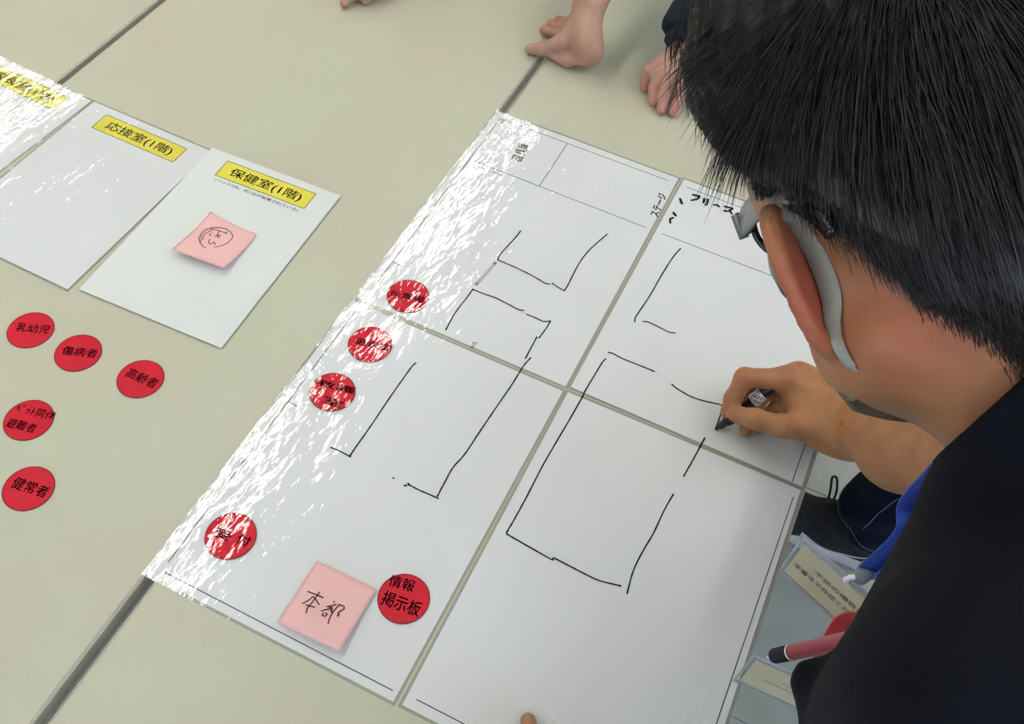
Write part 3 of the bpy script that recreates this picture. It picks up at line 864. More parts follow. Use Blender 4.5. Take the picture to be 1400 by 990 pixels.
# neck, shoulders, chest
C7 = dp(1500, 575, .420)
B.cap(dp(1335, 385, .445), C7, .054, .057, .03)
B.cap(H(0, .000, -.045), dp(1490, 575, .475), .036, .044, .03)
for s_ in (-1, 1):   # sternomastoid ridge
    B.cap(H(.056*s_, -.022, -.035), dp(1410, 575 - 20*s_, .45), .011, .011, .018)
SL = dp(1385, 1000, .385); SRt = V3(.70, -.60, 1.215)
chest = V3(.80, -.755, 1.10); pelv = V3(1.02, -.64, .93)
TRP = dp(1560, 660, .42)
B.cap(TRP, SL, .050, .050, .03); B.cap(C7+V3(.045, 0, -.035), SRt, .050, .050, .02)
B.cap(dp(1640, 740, .49), chest, .055, .125, .02); B.cap(chest, pelv, .12, .12, .04)
# right arm
wr = right_hand(B)
ER = dp(1338, 630, .870)
B.chain([wp(1136, 566, .052), wp(1165, 566, .054), wr*.45+ER*.55, ER], [.0205, .0225, .036, .043], .03)
B.chain([wp(1132, 588, .050), wp(1160, 592, .050), wr*.45+ER*.55+V3(-.004, -.012, 0), ER], [.0200, .0220, .035, .043], .03)
B.chain([ER, ER*.5+SRt*.5, SRt], [.043, .046, .052], .02)
# left arm, hand resting on the table just below the frame
EL = dp(1090, 1230, .66); WL = V3(.475, -.945, TZ+.050)
B.chain([SL, SL*.5+EL*.5, EL], [.050, .043, .038], .02)
B.chain([EL, EL*.6+WL*.4, WL], [.038, .036, .024], .02)
lt = wp(722, 985.5, .008)
KL = [V3(.438, -.872, TZ+.038), V3(.456, -.862, TZ+.040), V3(.474, -.868, TZ+.038), V3(.490, -.880, TZ+.032)]
TL = [V3(lt[0]-.014, lt[1]-.034, TZ+.008), lt, V3(lt[0]+.030, lt[1]-.006, TZ+.008), V3(lt[0]+.056, lt[1]-.026, TZ+.007)]
for a, b in zip(KL, TL):
    m_ = a*.5+b*.5+V3(0, 0, .012)
    B.cap(a, WL, .014, .021, .014); B.chain([a, m_, b], [.0115, .0095, .0078], .006)
B.chain([V3(.445, -.930, TZ+.040), V3(.405, -.905, TZ+.020), V3(.385, -.880, TZ+.011)], [.016, .011, .009], .008)
body, BV = sdf_obj('body', B, .0022, MT['skin'], man, 1)
# colour attributes of the skin
q = (BV-O)@HR.T
red = np.zeros(len(BV)); stub = np.zeros(len(BV))
de = np.linalg.norm((BV-earL[0]), axis=1); red = np.maximum(red, np.clip(1.6-de/.030, 0, 1)*np.clip((((BV-earL[0])@earL[1])+.016)/.008, 0, 1)*np.clip((.014-np.abs((BV-earL[0])@np.cross(earL[1], earL[2])))/.006, 0, 1)*.9)
red = np.maximum(red, .55*np.exp(-((np.linalg.norm(BV-H(.05, -.035, -.035), axis=1))/.035)**2))
for kx in (wp(1078, 514, .075), wp(1092, 508, .07), wp(1018, 512, .08), wp(998, 560, .04)):
    red = np.maximum(red, .45*np.exp(-((np.linalg.norm(BV-kx, axis=1))/.012)**2))
jaw = np.clip((q[:, 1]-.004)/.012, 0, 1)*np.clip((.02-q[:, 2])/.02, 0, 1)*np.clip((q[:, 2]+.115)/.02, 0, 1)*(np.linalg.norm(q, axis=1) < .16)
stub = np.maximum(stub, jaw*.50)
def hairline(l, f):
    """height (head u) above which hair grows"""
    f = np.asarray(f); l = np.abs(np.asarray(l))
    back = -.070+.024*(l/.07)**2
    side = .012+.026*np.clip((f+.022)/.035, 0, 1)
    t = np.clip((f+.058)/.045, 0, 1)
    h = back*(1-t)+side*t
    t2 = np.clip((f-.035)/.035, 0, 1)
    return h*(1-t2)+.088*t2
hl = hairline(q[:, 0], q[:, 1])
near = (np.linalg.norm(q-V3(0, 0, .04), axis=1) < .15)
stub = np.maximum(stub, np.clip((q[:, 2]-hl+.004)/.020, 0, 1)*near*1.3*np.clip((de-.036)/.006, 0, 1))
set_attr(body, 'red', red); set_attr(body, 'stub', np.clip(stub, 0, 1))

# ---- hair: a dense mass and tens of thousands of strands
rs = np.random.RandomState(7)
def scalp(th, ph):
    """point on the cranium for direction angles"""
    d = np.stack([np.cos(ph)*np.sin(th), -np.cos(ph)*np.cos(th), np.sin(ph)], 1)
    return d
def cran(d, infl=0.0):
    c = V3(0, -.010, .052); r = V3(.077, .097, .088)+infl
    return c+d*r
HS = SDF()
HS.ell(H(0, -.008, .066), (.081, .100, .090), HR, .02)
HS.ell(H(0, .010, .097), (.083, .096, .075), HR, .02)
HS.ell(H(.034, .050, .094), (.040, .050, .034), HR, .02)
HS.ell(H(-.034, .050, .094), (.040, .050, .034), HR, .02)
def cutnape(P):
    q = (P-O)@HR.T
    return (hairline(q[:, 0], q[:, 1])+.012)-q[:, 2]
HS.fn(cutnape, (-9, -9, -9), (9, 9, 9), .016, 'i')
def hair_disp(V):
    q = (V-O)@HR.T
    a = np.arctan2(q[:, 0], -q[:, 1]); e = np.clip((q[:, 2]-.02)/.06, 0, 1)
    w = (np.sin(a*31+6*np.sin(q[:, 2]*45))+.7*np.sin(a*53+2+5*np.sin(q[:, 2]*61)))*.0016*e
    n = q-V3(0, 0, .06); n /= np.linalg.norm(n, axis=1)[:, None]
    return O+(q+n*w[:, None])@HR
hair, _ = sdf_obj('hair', HS, .0035, MT['hairm'], man, 1, hair_disp)
NS = 34000
u_ = rs.rand(NS*2); th = (rs.rand(NS*2)*2-1)*math.pi; sp = rs.rand(NS*2)*1.95-.95
ph = np.arcsin(np.clip(sp, -1, 1)); d = scalp(th, ph); R0 = cran(d)
hl = hairline(R0[:, 0], R0[:, 1])
edge = R0[:, 2]-hl
ok = edge > -.006+rs.rand(NS*2)*.010
ok &= ~((R0[:, 0] > .06) & (np.abs(R0[:, 1]+.004) < .022) & (R0[:, 2] < .036))
R0 = R0[ok][:NS]; d = d[ok][:NS]; edge = edge[ok][:NS]; n = len(R0)
nrm = d/V3(.077, .097, .088); nrm /= np.linalg.norm(nrm, axis=1)[:, None]
whorl = V3(.012, -.070, .125)
rad_ = R0-whorl; rad_ -= nrm*(rad_*nrm).sum(1)[:, None]; rad_ /= np.linalg.norm(rad_, axis=1)[:, None]+1e-9
down = V3(0, .0, -1)-nrm*(nrm@V3(0, .0, -1))[:, None]
down /= np.linalg.norm(down, axis=1)[:, None]+1e-9
top = np.clip((R0[:, 2]-.055)/.05, 0, 1)[:, None]
comb = rad_*top+down*(1-top)*1.0+rad_*.3
# clumping noise: direction offsets shared by neighbours
cell = np.floor((R0+.3)/.009).astype(int); hk = (cell[:, 0]*73856093 ^ cell[:, 1]*19349663 ^ cell[:, 2]*83492791) % 9973
tab = rs.randn(9973, 3); tl = rs.rand(9973)
comb = comb+tab[hk]*.16*(.3+top)+rs.randn(n, 3)*.10
comb /= np.linalg.norm(comb, axis=1)[:, None]
el = np.clip(edge/.10, 0, 1)
leng = .009+.042*np.clip((edge-.020)/.080, 0, 1)**1.3
leng = leng*(.7+.5*tl[hk])*(.8+.4*rs.rand(n))
side = (np.abs(R0[:, 0]) > .05) & (R0[:, 2] < .05)
leng = np.where(side, np.minimum(leng, .012), leng); leng = np.where(side & (R0[:, 2] < .036), .006, leng)
leng = np.where((R0[:, 1] > -.03) & (np.abs(R0[:, 0]) > .035), np.minimum(leng, np.maximum(.006, (R0[:, 2]-.050)*1.05)), leng)
lift = np.clip(.30-.1*top[:, 0], .1, 1)+rs.randn(n)*.08
lift = np.where(leng < .02, .33+rs.rand(n)*.15, lift)
K = 6; pts = np.zeros((n, K, 3)); cur = R0-nrm*.001; pts[:, 0] = cur
out0 = nrm*(.55+.3*rs.rand(n))[:, None]*1.0
for k in range(1, K):
    t = k/(K-1)
    dirv = comb*(.35+1.0*t)+nrm*(lift*(1.5-1.45*t))[:, None]+V3(0, .06, -.22)*t*(leng/.05)[:, None]
    dirv /= np.linalg.norm(dirv, axis=1)[:, None]
    cur = cur+dirv*(leng/(K-1))[:, None]
    # keep outside the hair mass so locks lie on it
    c0 = V3(0, -.008, .066); r0 = V3(.083, .100, .090)*.99
    qn = np.linalg.norm((cur-c0)/r0, axis=1)
    cur = np.where((qn < 1)[:, None] & (leng > .02)[:, None] & (k > 1), c0+(cur-c0)/np.maximum(qn, .5)[:, None], cur)
    pts[:, k] = cur
# overhanging fringe locks at the temples and forehead, drooping past the face
def tubes(P, rad):
    n, K, _ = P.shape
    T = np.zeros_like(P); T[:, 1:-1] = P[:, 2:]-P[:, :-2]; T[:, 0] = P[:, 1]-P[:, 0]; T[:, -1] = P[:, -1]-P[:, -2]
    T /= np.linalg.norm(T, axis=2)[..., None]+1e-9
    A = np.cross(T, V3(.31, .52, .79)); A /= np.linalg.norm(A, axis=2)[..., None]+1e-9
    Bn = np.cross(T, A); V = np.zeros((n, K, 3, 3))
    for j in range(3):
        a = 2*math.pi*j/3
        V[:, :, j] = P+(A*math.cos(a)+Bn*math.sin(a))*rad[:, :, None]
    base = (np.arange(n)*K*3)[:, None, None]+(np.arange(K-1)*3)[None, :, None]
    j = np.arange(3)[None, None]; j2 = (np.arange(3)+1)[None, None] % 3
    Fq = np.stack([base+j, base+j2, base+3+j2, base+3+j], -1).reshape(-1, 4)
    return V.reshape(-1, 3), Fq
prof = np.array([1, 1, .95, .85, .6, .15])
fr_n = 2600
fl_ = rs.rand(fr_n)*.09+.008; side_s = np.where(rs.rand(fr_n) < .75, 1, -1)
fz = .088+rs.rand(fr_n)*.056
a_ = rs.rand(fr_n)
root = np.stack([side_s*(.040+.022*rs.rand(fr_n)), -.01+.10*a_, fz], 1)
ck = (a_*17).astype(int)*7+(fz*90).astype(int); tb2 = rs.randn(400, 3)
leng2 = np.minimum(.012+.022*rs.rand(fr_n), (fz-.062)*.8)
d0 = np.stack([side_s*(.45+.2*rs.rand(fr_n)), .25+.5*a_, .10+0*a_], 1)+tb2[ck % 400]*.22+rs.randn(fr_n, 3)*.12
P2 = np.zeros((fr_n, K, 3)); P2[:, 0] = root; cur = root.copy()
for k in range(1, K):
    t = k/(K-1)
    dv = d0*(1-.75*t)+V3(0, .15, -1.25)*t; dv /= np.linalg.norm(dv, axis=1)[:, None]
    cur = cur+dv*(leng2/(K-1))[:, None]; P2[:, k] = cur
# short clipped hair on the nape and behind the ears, rooted on the skin itself
NV = np.zeros(len(body.data.vertices)*3, dtype=np.float32); body.data.vertices.foreach_get('normal', NV); NV = NV.reshape(-1, 3)@HR.T
hl2 = hairline(q[:, 0], q[:, 1]); cand = np.where(near & (q[:, 2] > hl2-.006) & (q[:, 2] < hl2+.060) & (q[:, 1] < .012) & (de > .040) & (q[:, 2] < .06))[0]
pick = cand[rs.randint(0, len(cand), 24000)]; e2 = q[pick, 2]-hl2[pick]
keep = rs.rand(len(pick)) < np.clip((e2+.006)/.016, .05, 1); pick = pick[keep]; e2 = e2[keep]; m3 = len(pick)
r3 = q[pick]+rs.randn(m3, 3)*.0008; n3_ = NV[pick]; g3 = V3(0, 0, -1)-n3_*(n3_@V3(0, 0, -1))[:, None]; g3 /= np.linalg.norm(g3, axis=1)[:, None]+1e-9
g3 = g3+rs.randn(m3, 3)*.16; l3 = (.0045+.016*np.clip(e2/.045, 0, 1))*(.7+.6*rs.rand(m3)); P3 = np.zeros((m3, K, 3))
lowside = (np.abs(q[pick, 0]) > .05) & (q[pick, 1] > -.03); l3 = np.where(lowside, np.minimum(l3, .006), l3)
cur = r3-n3_*.001; P3[:, 0] = cur
for k in range(1, K):
    t = k/(K-1); dv = g3*(.6+.6*t)+n3_*(.42-.30*t); dv /= np.linalg.norm(dv, axis=1)[:, None]; cur = cur+dv*(l3/(K-1))[:, None]; P3[:, k] = cur
def off_ear(P, f0=-.074):      # no strand lies over the ear
    return ~(((P[:, :, 0] > .048) & (P[:, :, 1] > f0+.3*np.clip(P[:, :, 2]-.01, 0, 1)*2) & (P[:, :, 1] < .040) & (P[:, :, 2] < .038)).any(1))
ko = off_ear(pts); pts = pts[ko]; leng = leng[ko]; n = len(pts); P2 = P2[off_ear(P2)]; P3 = P3[off_ear(P3, -.040)]; m3 = len(P3)
ALL = np.concatenate([pts, P2, P3]); nn_ = len(ALL)
rr = (.00022+.00016*rs.rand(nn_))[:, None]*prof[None]
rr[-m3:] *= .7
rr[:n][leng < .016] *= .8
Vh, Fh = tubes(ALL, rr)
Vw = O+Vh@HR
st_ = np_obj('hair_strands', Vw, Fh, MT['hairs'], hair); st_['kind'] = 'stuff'

# ---- short-sleeved shirt
T = SDF()
T.cap(TRP, SL, .056, .060, .03); T.cap(C7+V3(.045, 0, -.040), SRt, .060, .064, .03)
T.cap(dp(1600, 720, .48), chest, .064, .150, .03); T.cap(chest, pelv+V3(0, 0, -.06), .150, .150, .06)
T.cap(SL, SL*.45+EL*.55, .064, .058, .03)
T.cap(SRt, SRt*.45+ER*.55, .064, .062, .03)
T.cap(TRP, C7, .060, .066, .012); T.cap(C7, dp(1385, 460, .435), .066, .0620, .012)
# loose cloth hanging off the chest and the near shoulder
T.cap(dp(1395, 750, .43), dp(1300, 900, .46), .045, .045, .02)
T.cap(dp(1175, 972, .46), dp(1300, 1010, .41), .024, .052, .02); T.cap(dp(1108, 932, .47), dp(1190, 1020, .45), .0115, .018, .008)
nax = unit(H(0, -.02, -.04)-C7)
cpl = dp(1350, 570, .37); cn = unit(np.cross(ray(1300, 615), ray(1400, 525))); cn = cn if cn@(CR.T@V3(-1, -1, 0)) > 0 else -cn
def sleeve_cut(P):     # hem planes on both sleeves and the neckline plane, each only near its place
    dR = (P-(SRt*.40+ER*.60))@unit(ER-SRt); nR = np.linalg.norm(P-(SRt*.35+ER*.65), axis=1) < .13
    dN = (P-cpl)@cn-.004; nN = np.linalg.norm(P-dp(1400, 500, .42), axis=1) < .115
    return np.maximum(np.where(nN, dN, -1), np.where(nR, dR, -1))
T.fn(sleeve_cut, (-9, -9, -9), (9, 9, 9), .012, 'i')
T.cap(dp(1335, 385, .445), C7, .0585, .0600, .008, 's')
T.cap(SRt*.35+ER*.65, ER, .053, .05, .006, 's')
def fold(V):
    w = .0030*np.sin(V[:, 0]*55+V[:, 2]*38+3*np.sin(V[:, 1]*19))+.0022*np.sin(V[:, 1]*70-V[:, 2]*50+2*np.sin(V[:, 0]*31))
    return V+np.stack([w*.4, w*-.3, w], 1)
shirt, _ = sdf_obj('shirt', T, .0036, MT['shirt'], man, 4, fold)
# collar rib round the neck opening
na = unit(C7-dp(1335, 385, .445)); e1_ = unit(np.cross(na, V3(0, 0, 1))); e2_ = np.cross(na, e1_); ring = []
for i in range(49):
    a = 2*math.pi*i/48; d_ = e1_*math.cos(a)+e2_*math.sin(a); p0_ = dp(1335, 385, .445)+d_*.0620
    ring.append(p0_+na*(((cpl-p0_)@cn)/(na@cn)+.003))
bc = MB(); bc.tube(ring, .0052, 10, False); bc.build('collar', MT['shirt'], man, True)
# ---- things drawn on the surface of the head: ray casting helper
from mathutils.bvhtree import BVHTree
def bvh_of(o):
    m = o.data
    return BVHTree.FromPolygons([v.co[:] for v in m.vertices], [tuple(p.vertices) for p in m.polygons])
body_bvh = bvh_of(body)
def on_skin(u, v, off=.0015, fallback=.44):
    r = ray(u, v); ln = np.linalg.norm(r)
    h = body_bvh.ray_cast(Vector(CP), Vector(r/ln))
    if h[0] is None: return dp(u, v, fallback), -r/ln
    return np.array(h[0])+np.array(h[1])*off, np.array(h[1])
def strip(name, P, Nn, wid, th, mat, parent):
    """flat band along P with face normals Nn"""
    n = len(P); V = []
    for i in range(n):
        t = unit(P[min(i+1, n-1)]-P[max(i-1, 0)]); s_ = unit(np.cross(t, Nn[i])); nn = unit(np.cross(s_, t)); w = wid[i]/2
        V += [P[i]+s_*w-nn*th/2, P[i]-s_*w-nn*th/2, P[i]-s_*w*.92+nn*th/2, P[i]+s_*w*.92+nn*th/2]
    Fs = [(3, 2, 1, 0), tuple((n-1)*4+k for k in range(4))]
    for i in range(n-1):
        for k in range(4): Fs.append((i*4+k, i*4+(k+1) % 4, i*4+4+(k+1) % 4, i*4+4+k))
    return mesh_obj(name, V, Fs, mat, parent, True)
def interp(ctrl, k=6):
    P = [np.array(p, float) for p in ctrl]; Q = [2*P[0]-P[1]]+P+[2*P[-1]-P[-2]]; out = []
    for i in range(1, len(Q)-2):
        for j in range(k):
            t = j/k
            out.append(.5*((2*Q[i])+(-Q[i-1]+Q[i+1])*t+(2*Q[i-1]-5*Q[i]+4*Q[i+1]-Q[i+2])*t*t+(-Q[i-1]+3*Q[i]-3*Q[i+1]+Q[i+2])*t**3))
    out.append(P[-1]); return out

# ---- face mask: front panel over nose and chin, loops round the ears
mask = empty('face_mask', tuple(H(0, .11, -.04)), 'pale grey cloth face mask whose wide strap loops behind the ear', 'mask')
def mk(l, u):      # outer surface of the mask
    f = .126-9.5*l*l-6.0*(u+.025)**2
    if u < -.06: f -= (-.06-u)*.5
    return H(l, f, u)
V = []; Fs = []; nl, nu = 18, 14
for k in range(2):
    for j in range(nu+1):
        for i in range(nl+1):
            l = -.066+.132*i/nl; uu = .018-.122*j/nu; e = 1-.35*abs(l/.066)**2
            V.append(mk(l*.76, -.042+(uu+.042)*e)-Fl*.0015*k)
m_ = nl+1; oo = m_*(nu+1)
for j in range(nu):
    for i in range(nl):
        q0 = j*m_+i; Fs.append((q0, q0+1, q0+m_+1, q0+m_)); Fs.append((oo+q0, oo+q0+m_, oo+q0+m_+1, oo+q0+1))
mesh_obj('mask_panel', V, Fs, MT['mask'], mask, True)
cp_ = [(1070, 286, .0065), (1091, 306, .0085), (1112, 342, .0095), (1129, 380, .0095), (1137, 412, .0088), (1138, 440, .0070), (1144, 466, .0058), (1154, 488, .0050), (1166, 504, .0042)]
ci = interp(cp_, 4); PP = []; NN = []
for c in ci:
    p, nn = on_skin(c[0], c[1], .0022); PP.append(p); NN.append(unit(nn*.6-ray(c[0], c[1])*.4))
# smooth the depth so the band spans the hollow behind the ear
dd = [float((p-CP)@CR[2]) for p in PP]
for _ in range(12): dd = [dd[0]]+[min(dd[i], (dd[i-1]+dd[i+1])/2) for i in range(1, len(dd)-1)]+[dd[-1]]
PP = [dp(c[0], c[1], z-.0005) for c, z in zip(ci, dd)]
end = PP[-1]
PP += [end+ (mk(.046, -.080)-end)*t for t in (.25, .5, .75, 1)]; NN += [NN[-1]]*4
strip('ear_strap', PP, NN, [c[2] for c in ci]+[.0042]*4, .0009, MT['mask'], mask)
top_ = PP[0]
PF = interp([top_, earL[0]+earL[2]*.037+Fl*.010-Ll*.004, H(.076, .030, .010), H(.070, .052, -.004), mk(.050, -.018)], 5)
strip('ear_strap', PF, [Ll]*len(PF), [.006]*len(PF), .0009, MT['mask'], mask)

# ---- glasses
gl = empty('glasses', tuple(H(0, .11, .01)), 'black-rimmed glasses with wide grey temples on the man', 'glasses')
MT['temple'] = mat_plain('brushed_grey_metal', (.20, .21, .21), var=.05, rough=.38, metal=.5)
MT['rim'] = mat_plain('black_rim', (.010, .009, .010), rough=.22)
MT['lens'] = mat_clear('lens_glass', (.95, .97, .97), .0)
hinge = dp(1013, 309, .520)
tp = [hinge, dp(1025, 291, .492), dp(1044, 277, .458), dp(1068, 270, .426), dp(1100, 276, .405)]
tw = [.0125, .0150, .0118, .0085, .0060]
ti = interp([np.append(p, w) for p, w in zip(tp, tw)], 6)
strip('temple', [p[:3] for p in ti], [Ll+Ul*.25]*len(ti), [p[3] for p in ti], .0016, MT['temple'], gl)
tp = [dp(1078, 277, .418), dp(1104, 287, .403), dp(1124, 301, .394), dp(1137, 320, .389)]
ti = interp([np.append(p, w) for p, w in zip(tp, [.005, .0075, .0085, .0060])], 6)
strip('temple_tip', [p[:3] for p in ti], [Ll-Fl*.3]*len(ti), [p[3] for p in ti], .0034, MT['rim'], gl)
lc = hinge-Ll*.0335+Ul*(-.006)+Fl*.002
for s_ in (0, 1):
    c = lc-Ll*.066*s_
    ring = [c+Ll*.0270*math.cos(a)+Ul*.0235*math.sin(a)-Fl*.30*.027*abs(math.cos(a)-(-1 if s_ else 1))*.0 for a in [2*math.pi*i/40 for i in range(41)]]
    b = MB(); b.tube(ring, .0021, 8, False); fr = b.build('rim', MT['rim'], gl, True)
    V = [c+Fl*.0005]+ring[:-1]; mesh_obj('lens', V, [(0, i+1, (i+1) % 40+1) for i in range(40)], MT['lens'], fr, True)
b = MB(); b.tube(interp([lc-Ll*.0265, lc-Ll*.033+Ul*.006+Fl*.003, lc-Ll*.0395], 5), .0018, 8); b.build('bridge', MT['rim'], gl, True)
b = MB(); b.tube([hinge+Fl*.002+Ul*.007, hinge+Fl*.002-Ul*.007], .0028, 8)
b.tube([hinge+Fl*.003-Ul*.004, lc+Ll*.026+Ul*.003], .0024, 8); b.build('hinge_piece', MT['temple'], gl, True)
hr_ = hinge-Ll*.133
pr = interp([hr_, hr_-Fl*.04+Ul*.006, hr_-Fl*.085+Ul*.006, hr_-Fl*.110-Ul*.012], 6)
strip('temple', pr, [-Ll]*len(pr), [.011]*7+[.007]*(len(pr)-7), .0016, MT['temple'], gl)

# ---- marker pen
tip = wp(978, 588, .0012); tail_dir = unit(wp(1049, 533, .058)-tip)
mk_r = empty('marker_pen', tuple(tip), 'black marker pen held in the right hand, tip on the sheet', 'marker')
def lathe(name, a, d, prof, mat, parent, n=20):
    b = MB(); b.tube([a+d*t for t, r in prof], [r for t, r in prof], n); return b.build(name, mat, parent, True)
lathe('felt_tip', tip, tail_dir, [(0, .0009), (.003, .0016), (.0065, .0017)], MT['ink'], mk_r, 12)
lathe('nozzle', tip, tail_dir, [(.0055, .0020), (.007, .0042), (.017, .0052), (.0172, .0068), (.020, .0070)], MT['black_plastic'], mk_r)
lathe('barrel', tip, tail_dir, [(.020, .0070), (.021, .0078), (.101, .0080), (.104, .0076), (.1055, .004)], MT['black_plastic'], mk_r)
lab_ = lathe('label_band', tip, tail_dir, [(.058, .00825), (.073, .00825)], MT['white_plastic'], mk_r)
# small dark lines of print on the label, facing up
up_ = unit(-ray(1024, 548)-tail_dir*(-ray(1024, 548)@tail_dir)); sd_ = np.cross(tail_dir, up_)
b = MB()
for i in range(5):
    for j in range(7):
        if (i*7+j*5) % 4 == 0: continue
        a = -.7+i*.35; t = .0595+j*.0019
        P = [tip+tail_dir*(t+dt)+(up_*math.cos(a+da)+sd_*math.sin(a+da))*.0084 for dt, da in ((0, 0), (.0014, 0), (.0014, .2), (0, .2))]
        b.add(P, [(0, 1, 2, 3)])
b.build('label_print', MT['ink'], lab_)

# ---- jeans and shoes
def foot(xh, y, yaw, nm):
    """shoe, heel centre at (xh,y), pointing to -x turned by yaw"""
    c, s_ = math.cos(yaw), math.sin(yaw)
    def fp(a, b_, z): return V3(xh-a*c+b_*s_, y+a*s_*-1+b_*c*1.0, z)
    S = SDF()
    S.cap(fp(.03, 0, .05), fp(.10, 0, .062), .036, .041, .03); S.cap(fp(.10, 0, .062), fp(.19, .002, .048), .041, .039, .03)
    S.cap(fp(.19, .002, .042), fp(.245, .004, .032), .039, .026, .03)
    S.cap(fp(.045, 0, .06), fp(.050, 0, .105), .038, .041, .02); S.cap(fp(.085, 0, .08), fp(.110, 0, .095), .030, .022, .02)
    S.cap(fp(.045, 0, .09), fp(.050, 0, .16), .033, .036, .006, 's')
    S.half(V3(0, 0, .026), V3(0, 0, -1), .004)
    up, _ = sdf_obj('shoe_upper', S, .0035, MT['knit'], nm, 1)
    Z = SDF()
    Z.cap(fp(.035, 0, .022), fp(.12, 0, .020), .043, .040, .03); Z.cap(fp(.12, 0, .020), fp(.215, .003, .018), .040, .042, .03); Z.cap(fp(.215, .003, .018), fp(.25, .004, .02), .042, .028, .03)
    Z.half(V3(0, 0, .038), V3(0, 0, 1), .004); Z.half(V3(0, 0, .002), V3(0, 0, -1), .003)
    so, _ = sdf_obj('shoe_sole', Z, .0035, MT['sole'], up, 1)
    # curved emblem on the near side
    b = MB(); sw = interp([V3(.150, .034, .0), V3(.115, .026, 0), (.07, .028, 0), V3(.01, .050, 0)], 6); wv = [.017, .015, .011, .006, .002]
    pts = []; n = len(sw)
    for i, p in enumerate(sw):
        w = np.interp(i/(n-1), [0, .25, .5, .8, 1], wv)
        for q_ in (-1, 1):
            P = fp(p[0], -.06, p[1]+.018+q_*w/2); h = up_b(up).ray_cast(Vector(P), Vector(fp(0, 1, 0)-fp(0, 0, 0)))
            pts.append(np.array(h[0])-(fp(0, 1, 0)-fp(0, 0, 0))*.0012 if h[0] is not None else fp(p[0], -.04, p[1]+.02))
    b.add(pts, [(2*i, 2*i+1, 2*i+3, 2*i+2) for i in range(n-1)]); b.build('side_emblem', MT['sole'], up)
    # laces: crossing bars and one standing loop
    b = MB()
    for i in range(5):
        a = .105+.017*i; zt = .094-.010*i
        b.tube(interp([fp(a, -.020, zt-.008), fp(a+.003, 0, zt+.006), fp(a, .020, zt-.008)], 4), .0022, 6)
    b.build('lace', MT['knit'], up, True)
    b = MB(); b.tube(interp([fp(.128, .022, .088), fp(.134, .040, .108), fp(.140, .058, .122), fp(.132, .062, .120), fp(.122, .046, .104), fp(.120, .026, .088)], 6), .0023, 6)
    b.build('lace_loop', MT['knit'], up, True)
    # grey lining round the shoe opening
    b = MB(); b.tube([fp(.045+.034*math.cos(t), .034*math.sin(t), .128) for t in [2*math.pi*i/28 for i in range(29)]], .0042, 8, False)
    b.build('collar_lining', MT['lining'], up, True)
    return up
_ub = {}
def up_b(o):
    if o.name not in _ub: _ub[o.name] = bvh_of(o)
    return _ub[o.name]
MT['knit'] = mat_plain('black_knit', (.010, .010, .011), var=.5, scale=90, bump=.0015, bscale=320, rough=.9)
MT['sole'] = mat_plain('white_foam_sole', (.55, .52, .52), rough=.6)
MT['lining'] = mat_plain('grey_lining', (.22, .24, .25), rough=.9)
MT['jean'] = mat_cloth('dark_blue_denim', (.008, .012, .028), sc=900)
MT['stitch'] = mat_plain('denim_stitch', (.11, .16, .24), rough=.8)
foot(.868, -.036, 0.02, man)
foot(1.16, -.93, -.10, man)
J = SDF()
hipR = V3(1.02, -.52, .86); hipL = V3(1.06, -.76, .86)
AR = V3(.820, -.036, .135); KR = V3(.860, -.070, .50)
AL = V3(1.11, -.925, .135); KLf = V3(1.02, -.90, .48)
J.cap(hipR, KR, .098, .082, .03); J.cap(KR, AR+V3(0, 0, .05), .082, .070, .03); J.cap(AR+V3(0, 0, .05), AR, .070, .066, .02)
J.cap(hipL, KLf, .098, .082, .03); J.cap(KLf, AL, .080, .066, .03)
J.cap(hipR+V3(.01, .02, .06), hipL+V3(.01, 0, .06), .125, .125, .05); J.cap(pelv+V3(0, 0, -.02), pelv+V3(-.01, 0, .03), .135, .135, .04)
J.fn(lambda P: .100+.030*np.clip((.83-P[:, 0])/.06, -1, 1)*(P[:, 1] > -.4)-P[:, 2], (-9, -9, -9), (9, 9, 9), .004, 'i')
J.cap(AR+V3(0, 0, -.06), AR+V3(0, 0, .04), .058, .058, .004, 's'); J.cap(AL+V3(0, 0, -.06), AL+V3(0, 0, .04), .056, .056, .004, 's')
def jf(V):
    w = .004*np.sin(V[:, 2]*60+3*np.sin(V[:, 0]*28)+V[:, 1]*15)*np.clip((.5-V[:, 2])/.3, .15, 1)
    return V+np.stack([w, w*.6, 0*w], 1)
jeans, _ = sdf_obj('jeans', J, .006, MT['jean'], man, 1, jf)
jb = bvh_of(jeans)
def cam_hit(b_, u, v, fb, off=.002):
    r = ray(u, v); r /= np.linalg.norm(r); h = b_.ray_cast(Vector(CP), Vector(r))
    return (np.array(h[0])+np.array(h[1])*off) if h[0] is not None else fb
seam = [(1181, 722), (1190, 714), (1202, 702), (1214, 692), (1226, 683), (1238, 679), (1250, 670)]
b = MB(); b.tube([cam_hit(jb, u, v, dp(u, v, 1.75)) for u, v in seam], .0009, 5); b.build('leg_seam', MT['stitch'], jeans, True)
cz = []
for i in range(33):
    a = 2*math.pi*i/32
    P = V3(AR[0]+.2*math.cos(a), AR[1]+.2*math.sin(a), .137-.030*0-.022*math.cos(a))
    h = jb.ray_cast(Vector(P), Vector((-math.cos(a), -math.sin(a), 0)))
    if h[0] is not None: cz.append(np.array(h[0])+V3(math.cos(a), math.sin(a), 0)*.0012)
b = MB(); b.tube(cz, .0007, 5, False); b.build('hem_stitching', MT['stitch'], jeans, True)
# lower legs inside the jeans belong to the body: ankles
for nm_, A_ in (('sock', AR), ('sock', AL)):
    b = MB(); b.tube([A_+V3(.005, 0, -.065), A_+V3(0, 0, -.02), A_+V3(0, 0, .05)], [.036, .037, .042], 16); b.build('sock', MT['knit'], man, True)

